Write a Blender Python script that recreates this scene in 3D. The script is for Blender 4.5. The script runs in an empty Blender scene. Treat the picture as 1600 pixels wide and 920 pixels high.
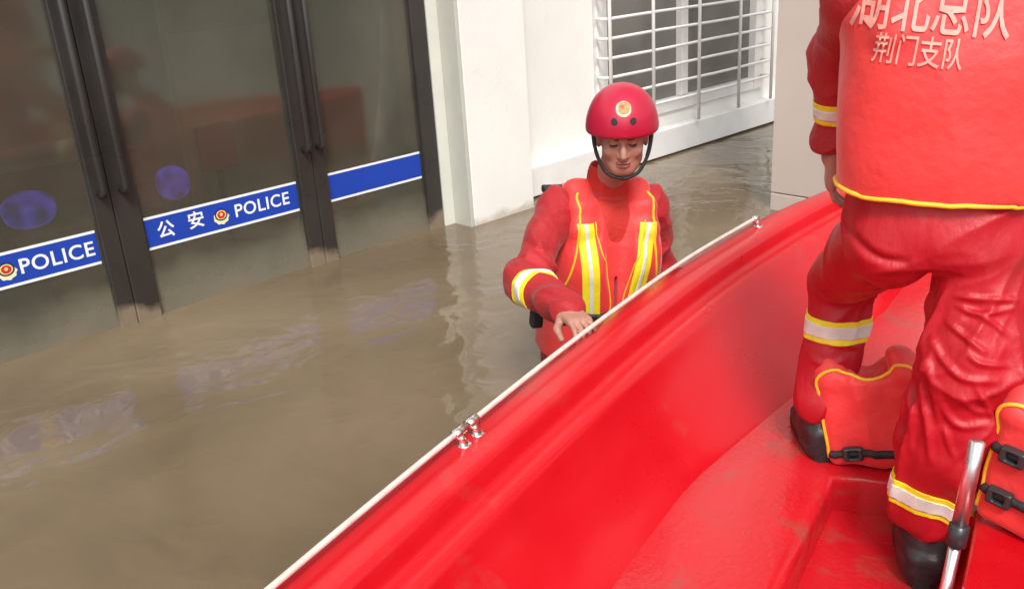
import bpy, bmesh, math, random
import numpy as np
from mathutils import Vector, Matrix
from mathutils.bvhtree import BVHTree
rng = np.random.default_rng(7)
random.seed(7)
S = bpy.context.scene
COL = S.collection

# ------------------------------------------------------------------ camera
CAM_H = 1.5
F_PX = 1411.29                                   # focal length in pixels of a 1600 x 920 frame
RC = np.array([[0.71776626, 0.28979813, -0.6331103],
               [-0.69352759, 0.21672737, -0.68705803],
               [-0.0618958, 0.93222652, 0.35654259]])
cam_d = bpy.data.cameras.new('camera')
cam = bpy.data.objects.new('camera', cam_d); COL.objects.link(cam)
M = Matrix([list(r) for r in RC]).to_4x4(); M.translation = (0, 0, CAM_H)
cam.matrix_world = M
cam_d.sensor_width = 36.0; cam_d.lens = F_PX / 1600 * 36
cam_d.clip_start = 0.05; cam_d.clip_end = 2000
S.camera = cam

# ------------------------------------------------------------------ sky, sun, exposure (bright overcast)
SUN_TO = Vector((-0.50, -0.62, 0.95)).normalized()
w = bpy.data.worlds.new('World'); S.world = w; w.use_nodes = True
nt = w.node_tree
bg = nt.nodes['Background']
sky = nt.nodes.new('ShaderNodeTexSky'); sky.sky_type = 'NISHITA'; sky.sun_disc = False
sky.sun_elevation = math.asin(SUN_TO.z)
sky.sun_rotation = math.atan2(SUN_TO.x, SUN_TO.y)
sky.air_density = 1.0; sky.dust_density = 4.0; sky.ozone_density = 1.0
hs = nt.nodes.new('ShaderNodeHueSaturation'); hs.inputs['Saturation'].default_value = 0.02
nt.links.new(sky.outputs['Color'], hs.inputs['Color']); nt.links.new(hs.outputs['Color'], bg.inputs['Color'])
bg.inputs['Strength'].default_value = 0.12
sd = bpy.data.lights.new('sun', 'SUN'); sd.energy = 1.5; sd.angle = math.radians(14); sd.color = (1.0, 0.96, 0.9)
so = bpy.data.objects.new('sun', sd); COL.objects.link(so)
so.rotation_euler = SUN_TO.to_track_quat('Z', 'Y').to_euler()
S.view_settings.view_transform = 'Standard'; S.view_settings.look = 'None'
S.view_settings.gamma = 1.0; S.view_settings.exposure = 0.62
S.view_settings.use_curve_mapping = False
S.cycles.max_bounces = 8

def ray(p):
    return RC @ np.array([p[0] - 800.0, 460.0 - p[1], -F_PX])
def px(x, y, dist):                              # point at a distance along a viewing direction
    r = ray((x, y)); return np.array([0, 0, CAM_H]) + r / np.linalg.norm(r) * dist

# ------------------------------------------------------------------ naming and mesh helpers
def tag(o, label=None, cat=None, group=None, kind=None):
    if label: o['label'] = label
    if cat: o['category'] = cat
    if group: o['group'] = group
    if kind: o['kind'] = kind
    return o
def empty(name, loc=(0, 0, 0), parent=None):
    o = bpy.data.objects.new(name, None); COL.objects.link(o); o.location = loc; o.empty_display_size = 0.2
    if parent: put(o, parent)
    return o
def put(o, parent):
    bpy.context.view_layer.update()
    o.parent = parent; o.matrix_parent_inverse = parent.matrix_world.inverted()
def mesh_obj(name, verts, faces, mat, parent=None, smooth=True, mats=None, fmat=None):
    me = bpy.data.meshes.new(name)
    if isinstance(verts, np.ndarray): verts = verts.tolist()
    if isinstance(faces, np.ndarray): faces = faces.tolist()
    me.from_pydata(verts, [], faces); me.validate(); me.update()
    if smooth: me.polygons.foreach_set('use_smooth', [True] * len(me.polygons))
    for m in (mats or [mat]): me.materials.append(m)
    if fmat is not None: me.polygons.foreach_set('material_index', fmat)
    o = bpy.data.objects.new(name, me); COL.objects.link(o)
    if parent: put(o, parent)
    return o
def bm_obj(name, bm, mat, parent=None, smooth=False):
    me = bpy.data.meshes.new(name); bm.normal_update(); bm.to_mesh(me); bm.free()
    if smooth: me.polygons.foreach_set('use_smooth', [True] * len(me.polygons))
    me.materials.append(mat)
    o = bpy.data.objects.new(name, me); COL.objects.link(o)
    if parent: put(o, parent)
    return o
def box(name, lo, hi, mat, parent=None, bev=0.004, seg=2):
    bm = bmesh.new(); bmesh.ops.create_cube(bm, size=1)
    lo, hi = Vector(lo), Vector(hi)
    for v in bm.verts: v.co = Vector([(lo[i] + hi[i]) / 2 + v.co[i] * (hi[i] - lo[i]) for i in range(3)])
    if bev: bmesh.ops.bevel(bm, geom=bm.edges[:], offset=bev, segments=seg, affect='EDGES', profile=0.5)
    return bm_obj(name, bm, mat, parent, smooth=False)
def tube_data(path, r, n=10, cap=True):
    P = np.array(path, float); m = len(P)
    R = np.broadcast_to(np.array(r, float), (m,))
    T = np.gradient(P, axis=0); T /= np.linalg.norm(T, axis=1)[:, None] + 1e-12
    up = np.array([0, 0, 1.0]) if abs(T[0][2]) < 0.9 else np.array([1.0, 0, 0])
    V, Fc = [], []
    nrm = np.cross(T[0], up); nrm /= np.linalg.norm(nrm)
    for i in range(m):
        nrm = nrm - T[i] * (nrm @ T[i]); nrm /= np.linalg.norm(nrm); b = np.cross(T[i], nrm)
        for k in range(n):
            a = 2 * math.pi * k / n
            V.append(P[i] + R[i] * (math.cos(a) * nrm + math.sin(a) * b))
    for i in range(m - 1):
        for k in range(n):
            k2 = (k + 1) % n
            Fc.append((i * n + k, i * n + k2, (i + 1) * n + k2, (i + 1) * n + k))
    if cap:
        Fc.append(tuple(range(n - 1, -1, -1))); Fc.append(tuple((m - 1) * n + k for k in range(n)))
    return np.array(V), Fc
def tube(name, path, r, mat, parent=None, n=10, smooth=True):
    V, Fc = tube_data(path, r, n); return mesh_obj(name, V, Fc, mat, parent, smooth)
def join_data(parts):
    V, Fc, off = [], [], 0
    for v, f in parts:
        V.append(np.asarray(v)); Fc += [tuple(i + off for i in q) for q in f]; off += len(v)
    return np.vstack(V), Fc
def smoothpath(pts, n=40):
    P = np.array(pts, float); m = len(P); t = np.linspace(0, m - 1, n); out = []
    for s in t:
        i = min(int(s), m - 2); u = s - i
        p0, p1, p2, p3 = P[max(i - 1, 0)], P[i], P[i + 1], P[min(i + 2, m - 1)]
        out.append(0.5 * ((2 * p1) + (-p0 + p2) * u + (2 * p0 - 5 * p1 + 4 * p2 - p3) * u * u + (-p0 + 3 * p1 - 3 * p2 + p3) * u ** 3))
    return np.array(out)

# value noise in numpy
_L = rng.random((64, 64, 64)).astype(np.float32)
def vnoise(p):
    p = np.asarray(p, float); i = np.floor(p).astype(int); f = p - i; f = f * f * (3 - 2 * f)
    def g(a, b, c): return _L[(i[:, 0] + a) & 63, (i[:, 1] + b) & 63, (i[:, 2] + c) & 63]
    x, y, z = f[:, 0], f[:, 1], f[:, 2]
    c00 = g(0,0,0)*(1-x)+g(1,0,0)*x; c10 = g(0,1,0)*(1-x)+g(1,1,0)*x
    c01 = g(0,0,1)*(1-x)+g(1,0,1)*x; c11 = g(0,1,1)*(1-x)+g(1,1,1)*x
    return (c00*(1-y)+c10*y)*(1-z)+(c01*(1-y)+c11*y)*z

# ------------------------------------------------------------------ materials
def mat(name, col, rough=0.5, metal=0.0, spec=0.5, coat=0.0, var=0.0, vscale=6.0, bump=0.0, bscale=40.0, sheen=0.0, bstretch=None, rvar=0.0, coat_rough=0.08, crease=0.0, crscale=8.0, mud=None):
    m = bpy.data.materials.new(name); m.use_nodes = True; n = m.node_tree
    b = n.nodes['Principled BSDF']; L = n.links.new
    b.inputs['Base Color'].default_value = (*col, 1); b.inputs['Roughness'].default_value = rough
    b.inputs['Metallic'].default_value = metal; b.inputs['Specular IOR Level'].default_value = spec
    b.inputs['Coat Weight'].default_value = coat; b.inputs['Coat Roughness'].default_value = coat_rough
    b.inputs['Sheen Weight'].default_value = sheen; b.inputs['Sheen Roughness'].default_value = 0.4
    tc = n.nodes.new('ShaderNodeTexCoord')
    if var or rvar:
        t = n.nodes.new('ShaderNodeTexNoise'); t.inputs['Scale'].default_value = vscale; t.inputs['Detail'].default_value = 6
        t.inputs['Roughness'].default_value = 0.6
        L(tc.outputs['Object'], t.inputs['Vector'])
        if var:
            r = n.nodes.new('ShaderNodeMapRange'); r.inputs['From Min'].default_value = 0.3; r.inputs['From Max'].default_value = 0.7
            r.inputs['To Min'].default_value = 1 - var; r.inputs['To Max'].default_value = 1 + var * 0.6
            L(t.outputs['Fac'], r.inputs['Value'])
            mx = n.nodes.new('ShaderNodeVectorMath'); mx.operation = 'SCALE'; mx.inputs[0].default_value = col
            L(r.outputs['Result'], mx.inputs['Scale']); L(mx.outputs['Vector'], b.inputs['Base Color'])
        if rvar:
            r2 = n.nodes.new('ShaderNodeMapRange'); r2.inputs['From Min'].default_value = 0.3; r2.inputs['From Max'].default_value = 0.7
            r2.inputs['To Min'].default_value = max(0.02, rough - rvar); r2.inputs['To Max'].default_value = rough + rvar
            L(t.outputs['Fac'], r2.inputs['Value']); L(r2.outputs['Result'], b.inputs['Roughness'])
    if bump:
        t2 = n.nodes.new('ShaderNodeTexNoise'); t2.inputs['Scale'].default_value = bscale; t2.inputs['Detail'].default_value = 4
        if bstretch:
            mp = n.nodes.new('ShaderNodeMapping'); mp.inputs['Scale'].default_value = bstretch
            L(tc.outputs['Object'], mp.inputs['Vector']); L(mp.outputs['Vector'], t2.inputs['Vector'])
        else: L(tc.outputs['Object'], t2.inputs['Vector'])
        bp = n.nodes.new('ShaderNodeBump'); bp.inputs['Strength'].default_value = bump; bp.inputs['Distance'].default_value = 0.01
        L(t2.outputs['Fac'], bp.inputs['Height']); L(bp.outputs['Normal'], b.inputs['Normal'])
        if crease:
            t4 = n.nodes.new('ShaderNodeTexNoise'); t4.noise_type = 'RIDGED_MULTIFRACTAL'; t4.inputs['Scale'].default_value = crscale; t4.inputs['Detail'].default_value = 2.5; t4.inputs['Distortion'].default_value = 0.7
            m4 = n.nodes.new('ShaderNodeMapping'); m4.inputs['Scale'].default_value = (1, 1, 0.45); m4.inputs['Rotation'].default_value = (0.5, 0.3, 0)
            L(tc.outputs['Object'], m4.inputs['Vector']); L(m4.outputs['Vector'], t4.inputs['Vector'])
            b4 = n.nodes.new('ShaderNodeBump'); b4.inputs['Strength'].default_value = crease; b4.inputs['Distance'].default_value = 0.012
            L(t4.outputs['Fac'], b4.inputs['Height']); L(bp.outputs['Normal'], b4.inputs['Normal']); L(b4.outputs['Normal'], b.inputs['Normal'])
    if mud:                                      # dried splashes and scuffs with their own outline
        mc, ms, amt, lo_ = mud
        src = b.inputs['Base Color'].links[0].from_socket if b.inputs['Base Color'].is_linked else None
        t5 = n.nodes.new('ShaderNodeTexNoise'); t5.inputs['Scale'].default_value = ms; t5.inputs['Detail'].default_value = 8; t5.inputs['Roughness'].default_value = 0.7; t5.inputs['Distortion'].default_value = 0.4
        L(tc.outputs['Object'], t5.inputs['Vector'])
        r5 = n.nodes.new('ShaderNodeMapRange'); r5.inputs['From Min'].default_value = lo_; r5.inputs['From Max'].default_value = lo_ + 0.12; r5.inputs['To Max'].default_value = amt
        L(t5.outputs['Fac'], r5.inputs['Value'])
        mm = n.nodes.new('ShaderNodeMix'); mm.data_type = 'RGBA'; L(r5.outputs['Result'], mm.inputs['Factor'])
        if src: L(src, mm.inputs[6])
        else: mm.inputs[6].default_value = (*col, 1)
        mm.inputs[7].default_value = (*mc, 1); L(mm.outputs[2], b.inputs['Base Color'])
    return m

RED_GEL = mat('red_gelcoat', (0.58, 0.004, 0.011), 0.33, coat=0.14, var=0.06, vscale=3, bump=0.04, bscale=5, rvar=0.1, mud=((0.30, 0.10, 0.07), 3.2, 0.30, 0.58))
DECK_GEL = mat('red_wet_deck', (0.57, 0.010, 0.018), 0.24, coat=0.2, var=0.1, vscale=4, bump=0.15, bscale=60, rvar=0.14, mud=((0.22, 0.085, 0.055), 4.5, 0.5, 0.54))
RED_CLOTH = mat('red_cloth', (0.40, 0.010, 0.015), 0.7, var=0.14, vscale=9, bump=0.4, bscale=70, sheen=0.1, crease=0.22, crscale=9, mud=((0.16, 0.05, 0.035), 5, 0.4, 0.56))
RED_NYLON = mat('red_nylon', (0.44, 0.007, 0.016), 0.46, spec=0.4, var=0.12, vscale=7, bump=0.35, bscale=40, bstretch=(1, 1, 0.5), crease=0.3, crscale=7, mud=((0.18, 0.05, 0.04), 4, 0.35, 0.57))
RED_VEST = mat('red_vest', (0.78, 0.044, 0.042), 0.55, var=0.08, vscale=8, bump=0.35, bscale=35, sheen=0.25)
RED_SHIRT = mat('red_shirt', (0.52, 0.024, 0.016), 0.75, var=0.1, vscale=10, bump=0.3, bscale=70)
RED_HELMET = mat('red_helmet', (0.48, 0.006, 0.040), 0.42, coat=0.25, var=0.05, coat_rough=0.2)
YELLOW = mat('lime_tape', (0.86, 0.72, 0.02), 0.55, var=0.1, vscale=25)
PIPE = mat('yellow_piping', (0.88, 0.50, 0.03), 0.6)
SILVER = mat('reflective_silver', (0.70, 0.72, 0.66), 0.45, var=0.12, vscale=30)
BLACK = mat('black_webbing', (0.018, 0.018, 0.02), 0.65, bump=0.3, bscale=120)
BOOT = mat('black_rubber', (0.025, 0.024, 0.026), 0.36, var=0.4, vscale=18, bump=0.3, bscale=30)
PLASTIC = mat('black_plastic', (0.03, 0.032, 0.035), 0.3)
SKIN = mat('skin', (0.42, 0.20, 0.145), 0.5, var=0.14, vscale=14, bump=0.1, bscale=90)
LIP = mat('lip', (0.36, 0.12, 0.09), 0.5)
HAIR = mat('dark_hair', (0.03, 0.022, 0.018), 0.6)
GLOVE = mat('dusty_glove', (0.45, 0.20, 0.20), 0.75, var=0.2, vscale=20)
RAIL = mat('white_coated_rail', (0.66, 0.61, 0.55), 0.32, coat=0.2, var=0.15, vscale=22)
STEEL = mat('polished_steel', (0.86, 0.83, 0.78), 0.22, metal=1.0, rvar=0.06, vscale=12)
ALU = mat('brushed_aluminium', (0.78, 0.78, 0.80), 0.3, metal=1.0, rvar=0.06, vscale=20)
WHITE_WALL = mat('white_plaster', (0.80, 0.79, 0.75), 0.85, var=0.05, vscale=1.7, bump=0.2, bscale=45, mud=((0.50, 0.45, 0.36), 2.2, 0.25, 0.60))
def tide(m, h, amt):
    n = m.node_tree; L = n.links.new; b = n.nodes['Principled BSDF']; src = b.inputs['Base Color'].links[0].from_socket
    tc = n.nodes.new('ShaderNodeTexCoord'); sp = n.nodes.new('ShaderNodeSeparateXYZ'); L(tc.outputs['Object'], sp.inputs[0])
    t = n.nodes.new('ShaderNodeTexNoise'); t.inputs['Scale'].default_value = 6; t.inputs['Detail'].default_value = 6; L(tc.outputs['Object'], t.inputs['Vector'])
    ma = n.nodes.new('ShaderNodeMath'); ma.operation = 'MULTIPLY_ADD'; ma.inputs[1].default_value = -h * 2.2; L(t.outputs['Fac'], ma.inputs[0]); L(sp.outputs['Z'], ma.inputs[2])
    r = n.nodes.new('ShaderNodeMapRange'); r.inputs['From Min'].default_value = -h * 0.3; r.inputs['From Max'].default_value = -h * 0.8; r.inputs['To Max'].default_value = amt; L(ma.outputs['Value'], r.inputs['Value'])
    mm = n.nodes.new('ShaderNodeMix'); mm.data_type = 'RGBA'; L(r.outputs['Result'], mm.inputs['Factor']); L(src, mm.inputs[6]); mm.inputs[7].default_value = (0.36, 0.28, 0.19, 1); L(mm.outputs[2], b.inputs['Base Color'])
tide(WHITE_WALL, 0.06, 0.55)
WHITE_PAINT = mat('white_paint', (0.80, 0.79, 0.77), 0.5, var=0.06, vscale=8, bump=0.06, bscale=30, mud=((0.42, 0.34, 0.25), 7, 0.5, 0.62))
GREY_METAL = mat('grey_aluminium_trim', (0.50, 0.50, 0.44), 0.45, var=0.07, vscale=5)
PALE_METAL = mat('pale_aluminium_trim', (0.66, 0.66, 0.59), 0.4, var=0.05, vscale=5)
DARK_FRAME = mat('dark_aluminium', (0.034, 0.030, 0.027), 0.30, var=0.12, vscale=3, rvar=0.1)
tide(DARK_FRAME, 0.12, 0.55)
BLUE = mat('blue_decal', (0.008, 0.05, 0.40), 0.45, var=0.06, vscale=5)
WHITE_PRINT = mat('white_print', (0.80, 0.82, 0.84), 0.5)
GOLD = mat('gold_emblem', (0.75, 0.62, 0.25), 0.45)
EMB_RED = mat('emblem_red', (0.62, 0.02, 0.02), 0.45)
EMB_DARK = mat('emblem_dark', (0.02, 0.02, 0.05), 0.5)
BLUE_PL = mat('blue_plastic', (0.06, 0.07, 0.80), 0.4)
RED_BOARD = mat('red_board', (0.70, 0.05, 0.08), 0.5)
INNER = mat('interior_plaster', (0.50, 0.48, 0.40), 0.9, var=0.15, vscale=1.2)
COUNTER = mat('counter_wood', (0.20, 0.13, 0.08), 0.5, var=0.2, vscale=4)
TAN = mat('orange_rope', (0.50, 0.19, 0.05), 0.8, bump=0.6, bscale=90)
CONCRETE = mat('concrete', (0.30, 0.28, 0.25), 0.9, var=0.15, vscale=2, bump=0.2)

def stone_mat():
    m = mat('pinkish_stone', (0.56, 0.475, 0.43), 0.55, var=0.05, vscale=2.5, bump=0.05, bscale=80)
    return m
STONE = stone_mat()

def glass_mat(name, tint, ior, rough=0.01, wob=0.02, dust=0.2, dcol=(0.36, 0.35, 0.27), mudfilm=0.0):
    m = bpy.data.materials.new(name); m.use_nodes = True; n = m.node_tree; L = n.links.new
    n.nodes.remove(n.nodes['Principled BSDF']); out = n.nodes['Material Output']
    fr = n.nodes.new('ShaderNodeFresnel'); fr.inputs['IOR'].default_value = ior
    tr = n.nodes.new('ShaderNodeBsdfTransparent'); tr.inputs['Color'].default_value = (*tint, 1)
    gl = n.nodes.new('ShaderNodeBsdfGlossy'); gl.inputs['Roughness'].default_value = rough; gl.inputs['Color'].default_value = (1, 1, 1, 1)
    tc = n.nodes.new('ShaderNodeTexCoord'); t = n.nodes.new('ShaderNodeTexNoise'); t.inputs['Scale'].default_value = 2.5
    bp = n.nodes.new('ShaderNodeBump'); bp.inputs['Strength'].default_value = wob; bp.inputs['Distance'].default_value = 0.02
    L(tc.outputs['Object'], t.inputs['Vector']); L(t.outputs['Fac'], bp.inputs['Height']); L(bp.outputs['Normal'], gl.inputs['Normal'])
    mx = n.nodes.new('ShaderNodeMixShader'); L(fr.outputs['Fac'], mx.inputs['Fac']); L(tr.outputs['BSDF'], mx.inputs[1]); L(gl.outputs['BSDF'], mx.inputs[2])
    df = n.nodes.new('ShaderNodeBsdfDiffuse'); df.inputs['Color'].default_value = (*dcol, 1)
    t3 = n.nodes.new('ShaderNodeTexNoise'); t3.inputs['Scale'].default_value = 1.6; t3.inputs['Detail'].default_value = 5; L(tc.outputs['Object'], t3.inputs['Vector'])
    mr = n.nodes.new('ShaderNodeMapRange'); mr.inputs['From Min'].default_value = 0.3; mr.inputs['From Max'].default_value = 0.7
    mr.inputs['To Min'].default_value = dust * 0.65; mr.inputs['To Max'].default_value = dust * 1.35; L(t3.outputs['Fac'], mr.inputs['Value'])
    # muddy splash film low on the pane
    sp = n.nodes.new('ShaderNodeSeparateXYZ'); L(tc.outputs['Object'], sp.inputs[0])
    t6 = n.nodes.new('ShaderNodeTexNoise'); t6.inputs['Scale'].default_value = 4; t6.inputs['Detail'].default_value = 7; t6.inputs['Roughness'].default_value = 0.65; L(tc.outputs['Object'], t6.inputs['Vector'])
    m6 = n.nodes.new('ShaderNodeMath'); m6.operation = 'MULTIPLY_ADD'; m6.inputs[1].default_value = -0.30; L(t6.outputs['Fac'], m6.inputs[0]); L(sp.outputs['Z'], m6.inputs[2])
    r6 = n.nodes.new('ShaderNodeMapRange'); r6.inputs['From Min'].default_value = 0.10; r6.inputs['From Max'].default_value = -0.16; r6.inputs['To Max'].default_value = mudfilm; L(m6.outputs['Value'], r6.inputs['Value'])
    a6 = n.nodes.new('ShaderNodeMath'); a6.operation = 'ADD'; L(mr.outputs['Result'], a6.inputs[0]); L(r6.outputs['Result'], a6.inputs[1]); mr = a6
    c6 = n.nodes.new('ShaderNodeMix'); c6.data_type = 'RGBA'; L(r6.outputs['Result'], c6.inputs['Factor']); c6.inputs[6].default_value = (*dcol, 1); c6.inputs[7].default_value = (0.20, 0.14, 0.085, 1); L(c6.outputs[2], df.inputs['Color'])
    m2_ = n.nodes.new('ShaderNodeMixShader'); L(mr.outputs[0], m2_.inputs['Fac']); L(mx.outputs['Shader'], m2_.inputs[1]); L(df.outputs['BSDF'], m2_.inputs[2])
    L(m2_.outputs['Shader'], out.inputs['Surface'])
    return m
GLASS = glass_mat('tinted_door_glass', (0.72, 0.72, 0.62), 1.7, rough=0.07, wob=0.05, dust=0.13, mudfilm=0.55)
WGLASS = glass_mat('window_glass', (0.5, 0.49, 0.47), 1.6, rough=0.04, dust=0.34, dcol=(0.45, 0.43, 0.39))

def water_mat():
    m = bpy.data.materials.new('muddy_water'); m.use_nodes = True; n = m.node_tree; L = n.links.new
    b = n.nodes['Principled BSDF']; tc = n.nodes.new('ShaderNodeTexCoord')
    t = n.nodes.new('ShaderNodeTexNoise'); t.inputs['Scale'].default_value = 0.9; t.inputs['Detail'].default_value = 5; t.inputs['Distortion'].default_value = 0.6
    L(tc.outputs['Object'], t.inputs['Vector'])
    cr = n.nodes.new('ShaderNodeValToRGB'); cr.color_ramp.elements[0].position = 0.32; cr.color_ramp.elements[1].position = 0.72
    cr.color_ramp.elements[0].color = (0.140, 0.101, 0.061, 1); cr.color_ramp.elements[1].color = (0.222, 0.166, 0.106, 1)
    L(t.outputs['Fac'], cr.inputs['Fac']); L(cr.outputs['Color'], b.inputs['Base Color'])
    b.inputs['Roughness'].default_value = 0.085; b.inputs['IOR'].default_value = 1.5
    a = n.nodes.new('ShaderNodeTexNoise'); a.inputs['Scale'].default_value = 7.0; a.inputs['Detail'].default_value = 3; a.inputs['Distortion'].default_value = 0.8
    c = n.nodes.new('ShaderNodeTexNoise'); c.inputs['Scale'].default_value = 1.9; c.inputs['Detail'].default_value = 2; c.inputs['Distortion'].default_value = 1.2
    L(tc.outputs['Object'], a.inputs['Vector']); L(tc.outputs['Object'], c.inputs['Vector'])
    ad = n.nodes.new('ShaderNodeMath'); ad.operation = 'MULTIPLY_ADD'; ad.inputs[1].default_value = 0.22
    L(a.outputs['Fac'], ad.inputs[0]); L(c.outputs['Fac'], ad.inputs[2])
    # rings spreading from the wading man
    dv = n.nodes.new('ShaderNodeVectorMath'); dv.operation = 'DISTANCE'; dv.inputs[1].default_value = (2.40, 2.14, 0); L(tc.outputs['Object'], dv.inputs[0])
    dn = n.nodes.new('ShaderNodeMath'); dn.operation = 'MULTIPLY_ADD'; dn.inputs[1].default_value = 0.16; L(a.outputs['Fac'], dn.inputs[0]); L(dv.outputs['Value'], dn.inputs[2])
    sn = n.nodes.new('ShaderNodeMath'); sn.operation = 'MULTIPLY'; sn.inputs[1].default_value = 34.0; L(dn.outputs['Value'], sn.inputs[0])
    s2 = n.nodes.new('ShaderNodeMath'); s2.operation = 'SINE'; L(sn.outputs['Value'], s2.inputs[0])
    fo = n.nodes.new('ShaderNodeMapRange'); fo.inputs['From Min'].default_value = 0.25; fo.inputs['From Max'].default_value = 1.7; fo.inputs['To Min'].default_value = 0.05; fo.inputs['To Max'].default_value = 0.0; L(dv.outputs['Value'], fo.inputs['Value'])
    s3 = n.nodes.new('ShaderNodeMath'); s3.operation = 'MULTIPLY_ADD'; L(s2.outputs['Value'], s3.inputs[0]); L(fo.outputs['Result'], s3.inputs[1]); L(ad.outputs['Value'], s3.inputs[2])
    bp = n.nodes.new('ShaderNodeBump'); bp.inputs['Strength'].default_value = 0.33; bp.inputs['Distance'].default_value = 0.05
    L(s3.outputs['Value'], bp.inputs['Height']); L(bp.outputs['Normal'], b.inputs['Normal'])
    return m
WATER = water_mat()
FOAM = mat('floating_scum', (0.42, 0.35, 0.235), 0.7, var=0.3, vscale=9, bump=0.8, bscale=50)

# ------------------------------------------------------------------ setting: flooded ground and water
def sheet(name, z, m, size=600):
    V = [(-size, -size, z), (size, -size, z), (size, size, z), (-size, size, z)]
    return mesh_obj(name, V, [(0, 1, 2, 3)], m, smooth=False)
tag(sheet('pavement', -0.86, CONCRETE), kind='structure')
tag(sheet('water', 0.0, WATER), kind='structure')

# ------------------------------------------------------------------ lettering
def text_mesh(txt, size, bold=0.0, shear=0.0, spacing=1.0, extrude=0.0):
    cu = bpy.data.curves.new('lettering', 'FONT'); cu.body = txt; cu.size = size; cu.offset = bold * size
    cu.align_x = 'CENTER'; cu.align_y = 'CENTER'; cu.shear = shear; cu.space_character = spacing; cu.extrude = extrude; cu.resolution_u = 4
    o = bpy.data.objects.new('lettering', cu); COL.objects.link(o)
    bpy.context.view_layer.update()
    dg = bpy.context.evaluated_depsgraph_get()
    me = bpy.data.meshes.new_from_object(o.evaluated_get(dg))
    bpy.data.objects.remove(o); bpy.data.curves.remove(cu)
    me.materials.clear()
    return me

# ------------------------------------------------------------------ police station
GY = 4.054                                       # plane of the door glass
st = empty('police_station', (3.3, 4.6, 0))
tag(st, 'white police station front with dark glass doors standing in the flood water', 'building')
wallp = box('wall', (3.31, 3.868, -0.86), (3.80, 4.30, 6.4), WHITE_WALL, st)
box('wall', (3.803, 4.10, -0.86), (4.66, 4.32, 6.4), WHITE_WALL, st)
box('wall', (6.72, 4.10, -0.86), (14.0, 4.32, 6.4), WHITE_WALL, st)
box('wall', (4.663, 4.10, -0.86), (6.717, 4.32, 0.30), WHITE_WALL, st)
box('wall', (4.663, 4.10, 1.95), (6.717, 4.32, 6.4), WHITE_WALL, st)
box('wall', (-9.0, 3.95, 2.30), (3.307, 4.30, 6.4), WHITE_WALL, st)
box('wall', (-9.0, 3.95, -0.86), (-3.2, 4.30, 2.297), WHITE_WALL, st)
box('ledge', (3.803, 4.00, 0.012), (14.0, 4.097, 0.205), WHITE_PAINT, st, bev=0.008)
box('roof', (-9.2, 3.5, 6.403), (14.2, 12, 6.6), CONCRETE, st)
# interior shell
box('interior_wall', (-9.0, 8.2, -0.86), (3.5, 8.4, 2.8), INNER, st)
box('interior_wall', (3.31, 4.303, -0.86), (3.5, 8.197, 2.8), INNER, st)
box('interior_wall', (-9.2, 4.303, -0.86), (-9.003, 8.4, 2.8), INNER, st)
box('ceiling', (-9.0, 4.303, 2.803), (3.5, 8.4, 2.95), INNER, st)
box('interior_wall', (3.85, 6.2, -0.86), (9.0, 6.4, 2.8), INNER, st)
# pilaster frame beside the doors
box('door_jamb', (3.212, 4.02, -0.86), (3.306, 4.12, 2.297), PALE_METAL, st, bev=0.003)
box('door_jamb', (3.285, 3.872, -0.86), (3.3085, 4.017, 2.297), GREY_METAL, st, bev=0.003)
box('transom', (-3.2, 4.02, 2.18), (3.209, 4.12, 2.297), DARK_FRAME, st)

def emblem(parent, cx, cz, s, y):                # badge: pale wreath, dark ring, red disc
    def disc(name, rx, rz, dx, dz, yy, m, n=28, fn=None):
        V = [(cx + dx, yy, cz + dz)]; 
        for k in range(n):
            a = 2 * math.pi * k / n; q = fn(a) if fn else 1
            V.append((cx + dx + rx * math.cos(a) * q, yy, cz + dz + rz * math.sin(a) * q))
        return mesh_obj(name, V, [(0, 1 + (k + 1) % n, 1 + k) for k in range(n)], m, parent, smooth=False)
    disc('emblem_wreath', s * 0.60, s * 0.55, 0, -0.10 * s, y - 0.0020, mat_wreath, fn=lambda a: 1 + 0.07 * math.cos(9 * a) - 0.12 * max(0, math.sin(a)))
    disc('emblem_ring', s * 0.50, s * 0.44, 0, 0.07 * s, y - 0.0030, EMB_DARK)
    disc('emblem_gold', s * 0.40, s * 0.34, 0, 0.07 * s, y - 0.0038, GOLD)
    disc('emblem_disc', s * 0.30, s * 0.27, 0, 0.07 * s, y - 0.0046, EMB_RED)
    disc('emblem_star', s * 0.12, s * 0.12, 0, 0.10 * s, y - 0.0054, GOLD, n=10, fn=lambda a: 1.0 if round((a - math.pi / 2) / (math.pi / 5)) % 2 == 0 else 0.45)
mat_wreath = mat('pale_gold', (0.80, 0.76, 0.50), 0.5)
def letters(parent, txt, x, z, size, y, bold=0.02, spacing=1.0):
    me = text_mesh(txt, size, bold, spacing=spacing); me.materials.append(WHITE_PRINT)
    o = bpy.data.objects.new('lettering', me); COL.objects.link(o)
    o.matrix_world = Matrix.Translation((x, y, z)) @ Matrix.Rotation(math.radians(90), 4, 'X')
    put(o, parent); return o
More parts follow.
